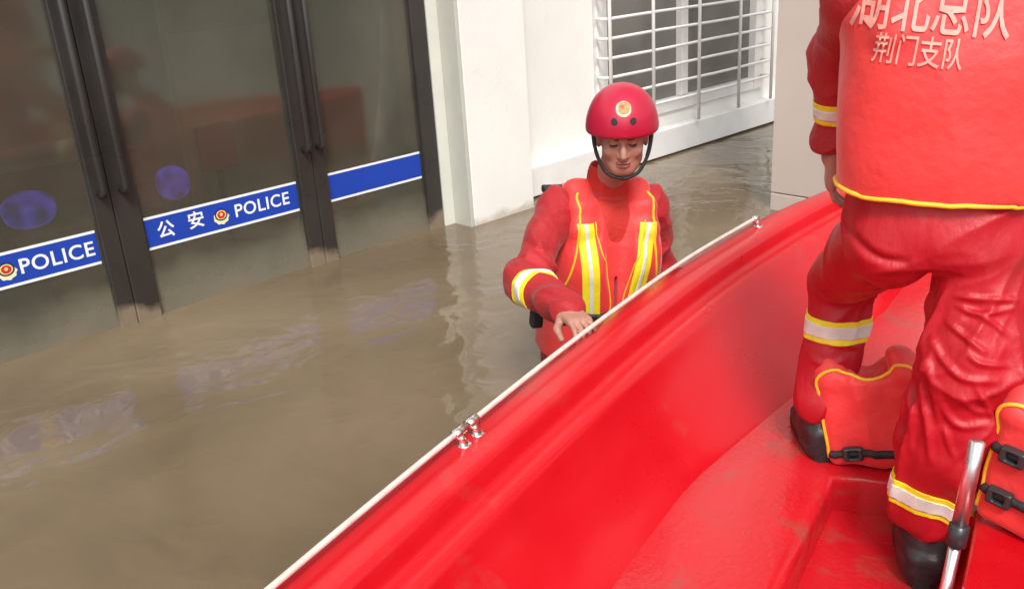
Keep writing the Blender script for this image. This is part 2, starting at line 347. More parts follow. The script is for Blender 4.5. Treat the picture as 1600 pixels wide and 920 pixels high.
def glass_door(x0, x1, gl0, gl1, label_items, s0=None, s1=None):
    """door leaf: frame from x0 to x1, glass from gl0 to gl1; band on the glass"""
    d = empty('glass_door', ((x0 + x1) / 2, GY, -0.84), st)
    top = 2.17
    box('pane', (gl0 - 0.01, GY, -0.80), (gl1 + 0.01, GY + 0.010, top - 0.05), GLASS, d, bev=0)
    for a, b in ((x0, gl0), (gl1, x1)):
        if b - a > 0.01: box('stile', (a, GY - 0.028, -0.84), (b, GY + 0.040, top), DARK_FRAME, d, bev=0.006)
    box('rail', (gl0 + 0.001, GY - 0.024, top - 0.085), (gl1 - 0.001, GY + 0.036, top), DARK_FRAME, d, bev=0.005)
    s0 = gl0 + 0.012 if s0 is None else s0; s1 = gl1 - 0.012 if s1 is None else s1
    yb = GY - 0.0025
    box('stripe_band', (s0, yb, 0.312), (s1, yb + 0.0015, 0.462), BLUE, d, bev=0)
    box('stripe_border', (s0, yb - 0.0012, 0.452), (s1, yb - 0.0004, 0.464), WHITE_PRINT, d, bev=0)
    box('stripe_border', (s0, yb - 0.0012, 0.310), (s1, yb - 0.0004, 0.322), WHITE_PRINT, d, bev=0)
    for it in label_items:
        if it[0] == 'e': emblem(d, it[1], 0.387, 0.066, yb)
        else: letters(d, it[1], it[2], it[3], it[4], yb - 0.0022, it[5], it[6])
    return d
glass_door(-0.10, 1.365, 0.0, 1.285, [('e', 0.895), ('t', 'POLICE', 1.10, 0.384, 0.090, 0.016, 1.08), ('t', '公', 0.55, 0.385, 0.085, 0.02, 1), ('t', '安', 0.73, 0.385, 0.085, 0.02, 1)])
glass_door(1.367, 2.385, 1.480, 2.300, [('t', '公', 1.585, 0.385, 0.085, 0.02, 1), ('t', '安', 1.735, 0.392, 0.085, 0.02, 1), ('e', 1.862), ('t', 'POLICE', 2.085, 0.388, 0.088, 0.016, 1.08)])
glass_door(2.387, 3.209, 2.468, 3.105, [])
glass_door(-1.57, -0.103, -1.47, -0.19, [])
glass_door(-3.19, -1.575, -3.09, -1.67, [])

# long pull handles where the leaves meet
for d, xs in ((st, (1.322, 1.418)), (st, (2.345, 2.428))):
    for x in xs:
        hpt = [(x, GY - 0.03, 0.62), (x, GY - 0.075, 0.62), (x, GY - 0.085, 0.64), (x, GY - 0.085, 1.48), (x, GY - 0.075, 1.5), (x, GY - 0.03, 1.5)]
        tube('door_handle', hpt, 0.015, DARK_FRAME, d, n=12)
# barred window
wn = empty('window', (5.69, 4.15, 0.3), st)
box('frame', (4.67, 4.075, 0.303), (4.775, 4.20, 1.947), WHITE_PAINT, wn)
box('frame', (6.60, 4.075, 0.303), (6.712, 4.20, 1.947), WHITE_PAINT, wn)
box('frame', (4.778, 4.08, 0.303), (6.597, 4.20, 0.395), WHITE_PAINT, wn)
box('frame', (4.778, 4.08, 1.86), (6.597, 4.20, 1.947), WHITE_PAINT, wn)
box('mullion', (5.62, 4.085, 0.398), (5.70, 4.19, 1.857), WHITE_PAINT, wn)
for a, b in ((4.778, 5.617), (5.703, 6.597)):
    box('pane', (a, 4.135, 0.398), (b, 4.143, 1.857), WGLASS, wn, bev=0)
    box('sash', (a + 0.001, 4.115, 0.40), (a + 0.028, 4.165, 1.855), WHITE_PAINT, wn, bev=0.003)
CURT = mat('pale_curtain', (0.42, 0.40, 0.36), 0.9, var=0.1)
def curtain(x0, x1):
    n = 60; V = []; Fc = []
    for i in range(n):
        x = x0 + (x1 - x0) * i / (n - 1); y = 4.36 + 0.02 * math.sin(i * 0.9) + 0.008 * math.sin(i * 2.3)
        V += [(x, y, 0.1), (x, y, 2.2)]
    for i in range(n - 1): Fc.append((2 * i, 2 * i + 2, 2 * i + 3, 2 * i + 1))
    o = mesh_obj('curtain', V, Fc, CURT, wn); return o
curtain(5.05, 5.22); curtain(5.52, 5.78)
gr = empty('window_grille', (5.65, 3.98, 0.2), st)
levels = [0.41, 0.535, 0.66, 0.785, 0.91, 1.035, 1.16, 1.285, 1.41, 1.535, 1.66, 1.785, 1.91]
for z in levels:
    sag = 0.004 * math.sin(z * 37)
    tube('bar', [(4.655, 4.07, z), (4.655, 3.995, z), (4.69, 3.98, z), (5.2, 3.98, z + sag), (5.9, 3.98, z - sag), (6.64, 3.98, z), (6.68, 3.995, z), (6.68, 4.07, z)], 0.0105, WHITE_PAINT, gr, n=8)
for x in (4.668, 5.125, 5.665, 6.195, 6.665):
    tube('upright', [(x, 3.962, 0.225), (x, 3.962, 2.0)], 0.0125, WHITE_PAINT, gr, n=8)

# stone pillar
def pillar():
    X0, X1, Y0, Y1 = 4.535, 5.15, 1.98, 2.67
    p = empty('stone_pillar', ((X0 + X1) / 2, (Y0 + Y1) / 2, -0.86))
    tag(p, 'pinkish grey stone clad pillar standing in the water beside the red boat', 'pillar')
    box('core', (X0 + 0.025, Y0 + 0.025, -0.86), (X1 - 0.025, Y1 - 0.025, 3.4), CONCRETE, p, bev=0)
    zs = [-0.86, 0.10, 1.62, 3.42]
    for z0, z1 in zip(zs[:-1], zs[1:]):
        for lo, hi in (((X0, Y0), (X0 + 0.024, Y1)), ((X1 - 0.024, Y0), (X1, Y1)), ((X0 + 0.0245, Y0), (X1 - 0.0245, Y0 + 0.024)), ((X0 + 0.0245, Y1 - 0.024), (X1 - 0.0245, Y1))):
            box('panel', (lo[0], lo[1], z0 + 0.003), (hi[0], hi[1], z1 - 0.003), STONE, p, bev=0.004)
    return p
pillar()

# dim things standing inside, behind the door glass
def through(x, y, Y):                            # where a viewing direction meets a plane Y
    r = ray((x, y)); return np.array([0, 0, CAM_H]) + r * (Y / r[1])
GLOW = bpy.data.materials.new('lit_blue_globe'); GLOW.use_nodes = True
_g = GLOW.node_tree.nodes['Principled BSDF']; _g.inputs['Base Color'].default_value = (0.05, 0.06, 0.6, 1); _g.inputs['Roughness'].default_value = 0.3
_g.inputs['Emission Color'].default_value = (0.10, 0.08, 1.0, 1); _g.inputs['Emission Strength'].default_value = 0.4
_t = GLOW.node_tree.nodes.new('ShaderNodeTexNoise'); _t.inputs['Scale'].default_value = 14; _r = GLOW.node_tree.nodes.new('ShaderNodeMapRange')
_r.inputs['From Min'].default_value = 0.35; _r.inputs['From Max'].default_value = 0.65; _r.inputs['To Min'].default_value = 0.10; _r.inputs['To Max'].default_value = 0.48
_c = GLOW.node_tree.nodes.new('ShaderNodeTexCoord'); GLOW.node_tree.links.new(_c.outputs['Object'], _t.inputs['Vector'])
GLOW.node_tree.links.new(_t.outputs['Fac'], _r.inputs['Value']); GLOW.node_tree.links.new(_r.outputs['Result'], _g.inputs['Emission Strength'])
def lamp(c, wide, label):
    x, y, zt = c; s = empty('blue_lamp', (x, y, -0.86)); tag(s, label, 'lamp', 'blue lamps inside the doors')
    V = []; Fc = []; n = 28
    prof = [(0.0, 0.085), (0.03, 0.083), (0.06, 0.068), (0.08, 0.04), (0.087, 0.0), (0.08, -0.04), (0.06, -0.066), (0.03, -0.08), (0, -0.083)]
    for r, z in prof:
        for k in range(n): a = 2 * math.pi * k / n; V.append((x + wide * r * math.cos(a), y + r * math.sin(a), zt + z))
    for i in range(len(prof) - 1):
        for k in range(n): Fc.append((i * n + k, i * n + (k + 1) % n, (i + 1) * n + (k + 1) % n, (i + 1) * n + k))
    mesh_obj('globe', V, Fc, GLOW, s)
    tube('stand', [(x, y, zt - 0.075), (x, y, -0.84)], 0.016, DARK_FRAME, s)
    tube('foot', [(x, y, -0.86), (x, y, -0.84), (x, y, -0.835)], [0.14, 0.14, 0.02], DARK_FRAME, s, n=20)
lamp(through(45, 328, 4.40), 1.35, 'broad blurry blue glow behind the door leaf lettered only POLICE')
lamp(through(270, 286, 4.40), 0.95, 'round blurry blue glow above the Chinese characters on the blue stripe')
c = through(345, 232, 4.7)
rb = box('notice_board', (c[0] - 0.12, 4.7, c[2] - 0.11), (c[0] + 0.09, 4.73, c[2] + 0.13), RED_BOARD)
tag(rb, 'dim red notice board behind the door glass right of the round blue glow', 'notice board')
tube('foot', [(c[0] - 0.02, 4.72, c[2] - 0.1), (c[0] - 0.02, 4.72, -0.86)], 0.02, DARK_FRAME, rb)
ct = empty('reception_counter', (0.6, 7.0, -0.86)); tag(ct, 'long pale reception counter deep inside behind the glass doors', 'counter')
box('front', (-2.0, 6.9, -0.86), (2.9, 6.96, 0.28), COUNTER, ct); box('top', (-2.05, 6.8, 0.283), (2.95, 7.5, 0.33), INNER, ct)

cb = empty('filing_cabinet', (2.75, 5.6, -0.86)); tag(cb, 'tall grey cabinet inside, behind the door leaf with the plain blue stripe', 'cabinet')
box('carcass', (2.35, 5.5, -0.86), (3.25, 5.95, 1.75), GREY_METAL, cb)
for i, zz in enumerate((0.05, 0.62, 1.19)): box('drawer', (2.38, 5.485, zz), (3.22, 5.498, zz + 0.53), PALE_METAL if i == 1 else GREY_METAL, cb)
# ------------------------------------------------------------------ red rescue boat
BH = math.radians(15); BA = np.array([math.cos(BH), math.sin(BH), 0]); BN = np.array([-math.sin(BH), math.cos(BH), 0]); BO = np.array([0, 0.40, 0])
def bpt(u, v, z): return BO + BA * u + BN * v + np.array([0, 0, z])
_bu = [-2.6, -1.0, 0.3, 1.3, 2.1, 2.7, 3.0, 3.3, 3.72, 4.1, 4.4, 4.6]
_bb = [0.62, 0.67, 0.685, 0.70, 0.685, 0.645, 0.605, 0.555, 0.435, 0.28, 0.13, 0.012]
def spl(x, xs, ys):
    xs = np.array(xs); ys = np.array(ys); m = np.gradient(ys, xs); i = int(np.clip(np.searchsorted(xs, x) - 1, 0, len(xs) - 2))
    h = xs[i + 1] - xs[i]; t = (x - xs[i]) / h
    return (2*t**3-3*t*t+1)*ys[i] + (t**3-2*t*t+t)*h*m[i] + (-2*t**3+3*t*t)*ys[i+1] + (t**3-t*t)*h*m[i+1]
def beam(u): return max(0.01, spl(u, _bu, _bb))
DECK_Z = 0.12
def sheer(u): return 0.035 * max(0, (u - 3.0) / 1.6) ** 2
def section(u):
    b = beam(u); k = min(1.0, b / 0.55); dz = sheer(u); nar = 0.10 * np.clip((u - 1.9) / 0.7, 0, 1)
    P = [(0.0, -0.30), (0.45 * b, -0.25), (0.80 * b, -0.13), (0.94 * b, 0.05), (0.99 * b, 0.25), (b + 0.022, 0.385), (b + 0.028, 0.398), (b + 0.040, 0.402), (b + 0.045, 0.418), (b + 0.043, 0.438), (b + 0.032, 0.450), (b + 0.006, 0.4555)]
    for o, z in ((0.03, 0.458), (0.055, 0.459), (0.078, 0.457), (0.087, 0.454), (0.092, 0.449), (0.095, 0.442), (0.099, 0.428), (0.103, 0.412), (0.106, 0.402), (0.110, 0.3965), (0.117, 0.3945), (0.132, 0.3955), (0.146, 0.3945), (0.157, 0.391), (0.164, 0.384), (0.168, 0.374), (0.174, 0.355), (0.184, 0.325), (0.205, 0.285), (0.232, 0.235), (0.264, 0.185), (0.30, 0.145), (0.345, 0.115), (0.375, 0.06), (0.385, 0.02), (0.39, -0.02)):
        f = np.clip((0.40 - z) / 0.28, 0, 1)
        P.append((max(0.0, b - (o + nar * f) * k), z))
    return [(v, z + (dz if z > 0.1 else 0)) for v, z in P]
boat = empty('rescue_boat', (*bpt(1.0, 0, -0.3)[:2], -0.3))
tag(boat, 'bright red fibreglass rescue boat with a thin steel handrail along its gunwale', 'boat')
us = np.concatenate([np.arange(-2.6, 2.0, 0.12), np.arange(2.0, 4.62, 0.06)])
def hull():
    V, Fc, N = [], [], None
    for u in us:
        s = section(u); full = [(v, z) for v, z in s[::-1]] + [(-v, z) for v, z in s[1:]]; N = len(full)
        V += [bpt(u, v, z) for v, z in full]
    for i in range(len(us) - 1):
        for j in range(N - 1): Fc.append((i * N + j, i * N + j + 1, (i + 1) * N + j + 1, (i + 1) * N + j))
    return mesh_obj('hull', np.array(V), Fc, RED_GEL, boat)
hull()
# transom at the stern, floor and the raised side deck
def loft_strip(name, rows, m, smooth=False):
    V = []; Fc = []; n = len(rows[0])
    for r in rows: V += list(r)
    for i in range(len(rows) - 1):
        for j in range(n - 1): Fc.append((i * n + j, i * n + j + 1, (i + 1) * n + j + 1, (i + 1) * n + j))
    return mesh_obj(name, np.array(V), Fc, m, boat, smooth)
s0 = section(-2.6)
loft_strip('transom', [[bpt(-2.6, v, z) for v, z in [(-x, zz) for x, zz in s0[11::-1]] + s0[1:12]], [bpt(-2.6, v, 0.455) for v in np.linspace(-0.55, 0.55, 23)]], RED_GEL)
def inner_v(u, z):
    s = section(u)[12:]; zz = [q[1] for q in s][::-1]; vv = [q[0] for q in s][::-1]; return float(np.interp(z, zz, vv))
FLOOR_Z = 0.015
loft_strip('floor', [[bpt(u, t * inner_v(u, FLOOR_Z + 0.02), FLOOR_Z) for t in np.linspace(-1, 1, 9)] for u in np.arange(-2.6, 3.0, 0.1)], DECK_GEL)
def deck_edge(u):                                # inboard edge of the port side deck, widening into the foredeck
    return 0.02 - 1.2 * np.clip((u - 2.10) / 0.16, 0, 1) ** 1.3 if u < 2.26 else -9
rows = []
for u in np.concatenate([np.arange(-0.6, 2.1, 0.1), np.arange(2.1, 2.5, 0.02), np.arange(2.5, 4.5, 0.06)]):
    vo = inner_v(u, DECK_Z) + 0.012; e = max(deck_edge(u), -vo)
    L = [bpt(u, e, FLOOR_Z), bpt(u, e, DECK_Z - 0.02), bpt(u, e + 0.006 if e > -vo else e, DECK_Z - 0.006), bpt(u, e + 0.02 if e > -vo else e, DECK_Z)]
    L += [bpt(u, e + (vo - e) * t, DECK_Z + 0.004 * math.sin(math.pi * t)) for t in np.linspace(0.1, 1, 10)]
    rows.append(L)
loft_strip('side_deck', rows, DECK_GEL, True)
# handrails: two steel tubes ending side by side over the port gunwale, one on the far side
RAIL_Z = 0.487
def handrail(u0, u1, side, ends):
    path = [bpt(u, side * (beam(u) + 0.000), RAIL_Z + sheer(u)) for u in np.linspace(u0, u1, 44)]
    r = tube('handrail', path, 0.0070, RAIL, boat, n=12)
    for u in ends:
        b0 = bpt(u, side * (beam(u) - 0.014), 0.456 + sheer(u)); b1 = bpt(u, side * (beam(u) - 0.001), RAIL_Z + sheer(u))
        parts = [tube_data([b0, b0 + [0, 0, 0.004], b0 + [0, 0, 0.0045]], [0.017, 0.017, 0.010], 14), tube_data([b0 + [0, 0, 0.003], b0 * 0.4 + b1 * 0.6, b1], [0.0115, 0.0085, 0.0085], 12),
                 tube_data([b1 - BA * 0.019, b1 - BA * 0.018, b1 + BA * 0.018, b1 + BA * 0.019], [0.007, 0.0125, 0.0125, 0.007], 12)]
        V, Fc = join_data(parts); mesh_obj('stanchion', V, Fc, STEEL, r)
handrail(1.392, 3.19, 1, (1.400, 3.178)); handrail(-1.6, 1.352, 1, (1.345, -0.6))
handrail(-1.6, 3.17, -1, (-0.6, 1.3, 3.155))

# starboard bench on which a life vest stands
def bench(u0, u1, va, vb, z0, z1):
    c = [bpt(u, v, z) for z in (z0, z1) for u, v in ((u0, va), (u1, va), (u1, vb), (u0, vb))]
    bm = bmesh.new(); vs = [bm.verts.new(p) for p in c]
    for f in ((3, 2, 1, 0), (4, 5, 6, 7), (0, 1, 5, 4), (1, 2, 6, 5), (2, 3, 7, 6), (3, 0, 4, 7)): bm.faces.new([vs[i] for i in f])
    bmesh.ops.recalc_face_normals(bm, faces=bm.faces[:]); bmesh.ops.bevel(bm, geom=bm.edges[:], offset=0.012, segments=3, affect='EDGES', profile=0.5)
    return bm_obj('bench', bm, RED_GEL, boat, True)
bench(0.9, 2.12, -0.33, -0.62, 0.016, 0.24)
# ------------------------------------------------------------------ distance-field modelling (numpy) -> smooth meshes
def unit(v): v = np.asarray(v, float); return v / np.linalg.norm(v)
def frame(fwd, up=(0, 0, 1)):
    """columns: x = left, y = forward... right-handed (right, forward, up)"""
    y = unit(fwd); x = unit(np.cross(y, up)); z = np.cross(x, y); return np.column_stack([x, y, z])
class SDF:
    def __init__(s, lo, hi, h):
        s.lo = np.array(lo, float); s.h = h; s.n = np.ceil((np.array(hi) - s.lo) / h).astype(int) + 1
        s.d = np.full(s.n, 0.3, np.float32)
    def blk(s, lo, hi):
        a = np.clip(np.floor((np.array(lo) - s.lo) / s.h).astype(int), 0, s.n); b = np.clip(np.ceil((np.array(hi) - s.lo) / s.h).astype(int) + 1, 0, s.n)
        sl = tuple(slice(a[i], b[i]) for i in range(3))
        g = [(s.lo[i] + s.h * np.arange(a[i], b[i])).astype(np.float32) for i in range(3)]
        return sl, g[0][:, None, None], g[1][None, :, None], g[2][None, None, :]
    def put(s, sl, d, k, sub=False, inter=False):
        a = s.d[sl]
        if a.size == 0: return
        if sub: d = -d
        if sub or inter:
            h = np.clip(0.5 - 0.5 * (d - a) / k, 0, 1); s.d[sl] = d * (1 - h) + a * h + k * h * (1 - h)
        else:
            h = np.clip(0.5 + 0.5 * (d - a) / k, 0, 1); s.d[sl] = d * (1 - h) + a * h - k * h * (1 - h)
    def cap(s, a, b, ra, rb=None, k=0.02, sub=False):
        a = np.asarray(a, float); b = np.asarray(b, float); rb = ra if rb is None else rb; m = max(ra, rb) + k + 3 * s.h
        sl, X, Y, Z = s.blk(np.minimum(a, b) - m, np.maximum(a, b) + m)
        ab = b - a; L2 = ab @ ab + 1e-12
        t = np.clip(((X - a[0]) * ab[0] + (Y - a[1]) * ab[1] + (Z - a[2]) * ab[2]) / L2, 0, 1)
        d = np.sqrt((X - a[0] - t * ab[0]) ** 2 + (Y - a[1] - t * ab[1]) ** 2 + (Z - a[2] - t * ab[2]) ** 2) - (ra + (rb - ra) * t)
        s.put(sl, d, k, sub)
    def chain(s, pts, rs, k=0.02, sub=False):
        for i in range(len(pts) - 1): s.cap(pts[i], pts[i + 1], rs[i], rs[i + 1], k, sub)
    def ell(s, c, r, R=None, k=0.02, sub=False, inter=False):
        c = np.asarray(c, float); r = np.asarray(r, float); R = np.eye(3) if R is None else R; m = max(r) + k + 3 * s.h
        sl, X, Y, Z = s.blk(c - m, c + m) if not inter else s.blk(s.lo - 1, s.lo + s.n * s.h + 1)
        x, y, z = X - c[0], Y - c[1], Z - c[2]
        q = [(R[0, i] * x + R[1, i] * y + R[2, i] * z) for i in range(3)]
        k0 = np.sqrt(sum((q[i] / r[i]) ** 2 for i in range(3))); k1 = np.sqrt(sum((q[i] / r[i] ** 2) ** 2 for i in range(3))) + 1e-6
        s.put(sl, k0 * (k0 - 1) / k1, k, sub, inter)
    def rbox(s, c, half, rad, R=None, k=0.01, sub=False):
        c = np.asarray(c, float); half = np.asarray(half, float); R = np.eye(3) if R is None else R; m = np.linalg.norm(half) + k + 3 * s.h
        sl, X, Y, Z = s.blk(c - m, c + m); x, y, z = X - c[0], Y - c[1], Z - c[2]
        q = [np.abs(R[0, i] * x + R[1, i] * y + R[2, i] * z) - (half[i] - rad) for i in range(3)]
        d = np.sqrt(sum(np.maximum(v, 0) ** 2 for v in q)) + np.minimum(np.maximum(np.maximum(q[0], q[1]), q[2]), 0) - rad
        s.put(sl, d, k, sub)
    def plane(s, p, n, k=0.005):                 # keep the side opposite to n
        n = unit(n); sl, X, Y, Z = s.blk(s.lo - 1, s.lo + s.n * s.h + 1)
        s.put(sl, (X - p[0]) * n[0] + (Y - p[1]) * n[1] + (Z - p[2]) * n[2], k, inter=True)
    def loft(s, o, R, zs, cx, cy, a, b, k=0.02, p=2.3, sub=False):
        """stack of superellipses along local z; local x = R[:,0], y = R[:,1]"""
        o = np.asarray(o, float); zz = np.linspace(zs[0], zs[-1], 60)
        f = lambda v: np.array([spl(t, zs, v) for t in zz])
        CX, CY, A, B = f(cx), f(cy), f(a), f(b); m = max(max(a), max(b)) + 0.06
        c0 = o + R @ [0, 0, zs[0]]; c1 = o + R @ [0, 0, zs[-1]]
        sl, X, Y, Z = s.blk(np.minimum(c0, c1) - m, np.maximum(c0, c1) + m)
        x, y, z = X - o[0], Y - o[1], Z - o[2]
        qx, qy, qz = [(R[0, i] * x + R[1, i] * y + R[2, i] * z) for i in range(3)]
        zc = np.clip(qz, zs[0], zs[-1])
        AA = np.interp(zc, zz, A); BB = np.interp(zc, zz, B)
        e = (np.abs((qx - np.interp(zc, zz, CX)) / AA) ** p + np.abs((qy - np.interp(zc, zz, CY)) / BB) ** p) ** (1 / p)
        d = (e - 1) * np.minimum(AA, BB); over = np.abs(qz - zc)
        s.put(sl, np.where(over > 0, np.sqrt(np.maximum(d, 0) ** 2 + over ** 2) + np.minimum(d, 0) * 0, d).astype(np.float32), k, sub)
    def mesh(s):
        d = s.d; d = np.pad(d, 1, constant_values=0.3); lo = s.lo - s.h; sg = d < 0
        c = np.zeros(np.array(d.shape) - 1, np.int8)
        for i in (0, 1):
            for j in (0, 1):
                for k in (0, 1): c += sg[i:sg.shape[0] - 1 + i, j:sg.shape[1] - 1 + j, k:sg.shape[2] - 1 + k]
        I = np.argwhere((c > 0) & (c < 8)); idx = np.full(c.shape, -1, np.int32); idx[tuple(I.T)] = np.arange(len(I))
        corner = np.array([(i, j, k) for i in (0, 1) for j in (0, 1) for k in (0, 1)])
        val = np.stack([d[tuple((I + o).T)] for o in corner], 1)
        acc = np.zeros((len(I), 3)); cnt = np.zeros(len(I))
        for p in range(8):
            for q in range(p + 1, 8):
                if np.abs(corner[p] - corner[q]).sum() != 1: continue
                x = (val[:, p] < 0) != (val[:, q] < 0); t = val[:, p] / np.where(x, val[:, p] - val[:, q], 1)
                acc += np.where(x[:, None], corner[p] + t[:, None] * (corner[q] - corner[p]), 0); cnt += x
        V = lo + s.h * (I + acc / cnt[:, None]); Fc = []
        for ax in range(3):
            a = [slice(None)] * 3; b = [slice(None)] * 3; a[ax] = slice(0, -1); b[ax] = slice(1, None)
            s0 = sg[tuple(a)]; s1 = sg[tuple(b)]; E = np.argwhere(s0 != s1); flip = s0[tuple(E.T)]
            u, v = (ax + 1) % 3, (ax + 2) % 3; eu = np.eye(3, dtype=int)[u]; ev = np.eye(3, dtype=int)[v]
            ok = (E[:, u] > 0) & (E[:, v] > 0); E = E[ok]; flip = flip[ok]
            q = np.stack([idx[tuple((E - eu - ev).T)], idx[tuple((E - ev).T)], idx[tuple(E.T)], idx[tuple((E - eu).T)]], 1)
            q[~flip] = q[~flip][:, ::-1]; Fc.append(q)
        return V, np.vstack(Fc)
def normals(V, Fc):
    a, b, c, d = (V[Fc[:, i]] for i in range(4)); n = np.cross(c - a, d - b); N = np.zeros_like(V)
    for i in range(4): np.add.at(N, Fc[:, i], n)
    return N / (np.linalg.norm(N, axis=1)[:, None] + 1e-12)
def seg_w(V, a, b, r):                           # weight 1 close to the segment, and parameter along it
    a = np.asarray(a); ab = np.asarray(b) - a; t = np.clip((V - a) @ ab / (ab @ ab), 0, 1)
    return np.clip(1.6 - np.linalg.norm(V - a - t[:, None] * ab, axis=1) / r, 0, 1), t
def folds(V, Fc, items, base=0.002, bs=16):
    """items: (a, b, reach, amplitude, folds per metre along the axis, across, twist)"""
    N = normals(V, Fc); dsp = base * (vnoise(V * bs + 3) - 0.5) * 2
    for a, b, r, amp, fa, fc, tw in items:
        wgt, t = seg_w(V, a, b, r); ax = unit(np.asarray(b) - np.asarray(a)); s = (V - a) @ ax
        u = unit(np.cross(ax, [0.3, 0.5, 0.81])); w2 = np.cross(ax, u); cu = (V - a) @ u; cw = (V - a) @ w2
        q = np.stack([s * fa + tw * cu * fa, cu * fc + 7.1, cw * fc + 1.7], 1); q += 0.5 * (vnoise(q * 0.6 + 11) - 0.5)[:, None]
        n = vnoise(q); dsp += wgt * amp * ((1 - np.abs(2 * n - 1)) ** 2.2 - 0.38)
    return V + N * dsp[:, None]
def to_px(V):
    c = (V - np.array([0, 0, CAM_H])) @ RC; return np.stack([800 - F_PX * c[:, 0] / c[:, 2], 460 + F_PX * c[:, 1] / c[:, 2]], 1)
def creases(V, Fc, lines, near):
    """sharp folds read off the photograph: (polyline in photo pixels, height, width in pixels), on one limb's seen side"""
    N = normals(V, Fc); q = to_px(V); facing = np.clip(-(N * (V - [0, 0, CAM_H])).sum(1) / np.linalg.norm(V - [0, 0, CAM_H], axis=1) * 2.5, 0, 1)
    wl = np.zeros(len(V))
    for a, b, r in near: wl = np.maximum(wl, seg_w(V, a, b, r)[0])
    d = np.zeros(len(V))
    for pl, amp, wd in lines:
        P = smoothpath(pl, 24); best = np.full(len(V), 1e9); tt = np.zeros(len(V))
        for i in range(len(P) - 1):
            ab = P[i + 1] - P[i]; t = np.clip((q - P[i]) @ ab / (ab @ ab + 1e-9), 0, 1); dd = np.linalg.norm(q - P[i] - t[:, None] * ab, axis=1)
            m = dd < best; best[m] = dd[m]; tt[m] = (i + t[m]) / (len(P) - 1)
        fade = np.sin(np.pi * np.clip(tt * 0.86 + 0.07, 0, 1)) ** 0.7
        d += amp * fade * (1.35 * np.exp(-(best / wd) ** 2) - 0.5 * np.exp(-(best / (2.6 * wd)) ** 2))
    return V + N * (0.78 * d * facing * np.minimum(1, wl * 2))[:, None]
def band_from(name, V, Fc, planes, near, m, parent, off=0.0035):
    """strip cut from a garment's own surface and lifted off it; near = (a, b, radius) keeps one limb only"""
    if near is not None:
        a, b, r = near; a = np.asarray(a); ab = np.asarray(b) - a; t = np.clip((V - a) @ ab / (ab @ ab), 0, 1)
        keepv = np.linalg.norm(V - a - t[:, None] * ab, axis=1) < r
    else: keepv = np.ones(len(V), bool)
    for p, n in planes: keepv &= ((V - np.asarray(p)) @ unit(n)) < 0.012
    N = normals(V, Fc); kf = keepv[Fc].all(1); Fk = Fc[kf]
    if len(Fk) == 0: return None
    used = np.unique(Fk); mp = np.full(len(V), -1); mp[used] = np.arange(len(used))
    bm = bmesh.new(); vs = [bm.verts.new(v) for v in V[used]]
    for f in mp[Fk]: bm.faces.new([vs[i] for i in f])
    for p, n in planes:
        bmesh.ops.bisect_plane(bm, geom=bm.verts[:] + bm.edges[:] + bm.faces[:], plane_co=Vector(p), plane_no=Vector(unit(n)), clear_outer=True)
    bm.normal_update(); nn = {tuple(round(c, 5) for c in v.co): v.normal.copy() for v in bm.verts}
    r = bmesh.ops.extrude_face_region(bm, geom=bm.faces[:])
    for g in r['geom']:
        if isinstance(g, bmesh.types.BMVert): g.co += nn.get(tuple(round(c, 5) for c in g.co), g.normal) * off
    return bm_obj(name, bm, m, parent, smooth=True)
def project(pts, V, Fc, d, off):                 # drop a path onto a garment along direction d
    t = BVHTree.FromPolygons([tuple(v) for v in V], [tuple(f) for f in Fc]); d = Vector(unit(d)); out = []
    for p in pts:
        h = t.ray_cast(Vector(p) - d * 0.6, d)
        if h[0] is not None: out.append(np.array(h[0] + h[1] * off))
    return out
def nearest(pts, V, Fc, off):
    t = BVHTree.FromPolygons([tuple(v) for v in V], [tuple(f) for f in Fc]); out = []
    for p in pts:
        h = t.find_nearest(Vector(p)); out.append(np.array(h[0] + h[1] * off))
    return out
def hand(s, wr, R, curl, size=1.0, spread=0.1, thumb=0.6, k=0.006):
    """R columns: x = towards the thumb, y = along the fingers, z = back of the hand"""
    P = lambda x, y, z: np.asarray(wr) + R @ (np.array([x, y, z]) * size)
    s.cap(P(0, -0.02, 0), P(0, 0.02, 0), 0.025 * size, 0.027 * size, 0.012)
    s.rbox(P(0.0, 0.05, 0), np.array([0.040, 0.046, 0.0145]) * size, 0.013 * size, R, 0.012)
    for i, (bx, L, r) in enumerate(((0.029, 0.072, 0.0088), (0.010, 0.080, 0.0090), (-0.010, 0.075, 0.0087), (-0.029, 0.060, 0.0078))):
        p = np.array([bx, 0.090, 0.0]); ang = 0.0; sp = spread * (1.2 - 0.8 * i)
        for j, fr in enumerate((0.46, 0.30, 0.24)):
            ang += curl[j] * (1 + 0.06 * i); q = p + L * fr * np.array([math.sin(sp) * math.cos(ang), math.cos(sp) * math.cos(ang), -math.sin(ang)])
            s.cap(P(*p), P(*q), r * size * (1 - 0.08 * j), r * size * (0.94 - 0.08 * j), k if j == 0 else 0.003); p = q
    a, b, c = (0.030, 0.018, -0.006), (0.058, 0.052, -0.016 - 0.02 * thumb), (0.058, 0.086, -0.022 - 0.04 * thumb)
    s.chain([P(*a), P(*b), P(*c)], [0.0150 * size, 0.0112 * size, 0.0090 * size], 0.008)
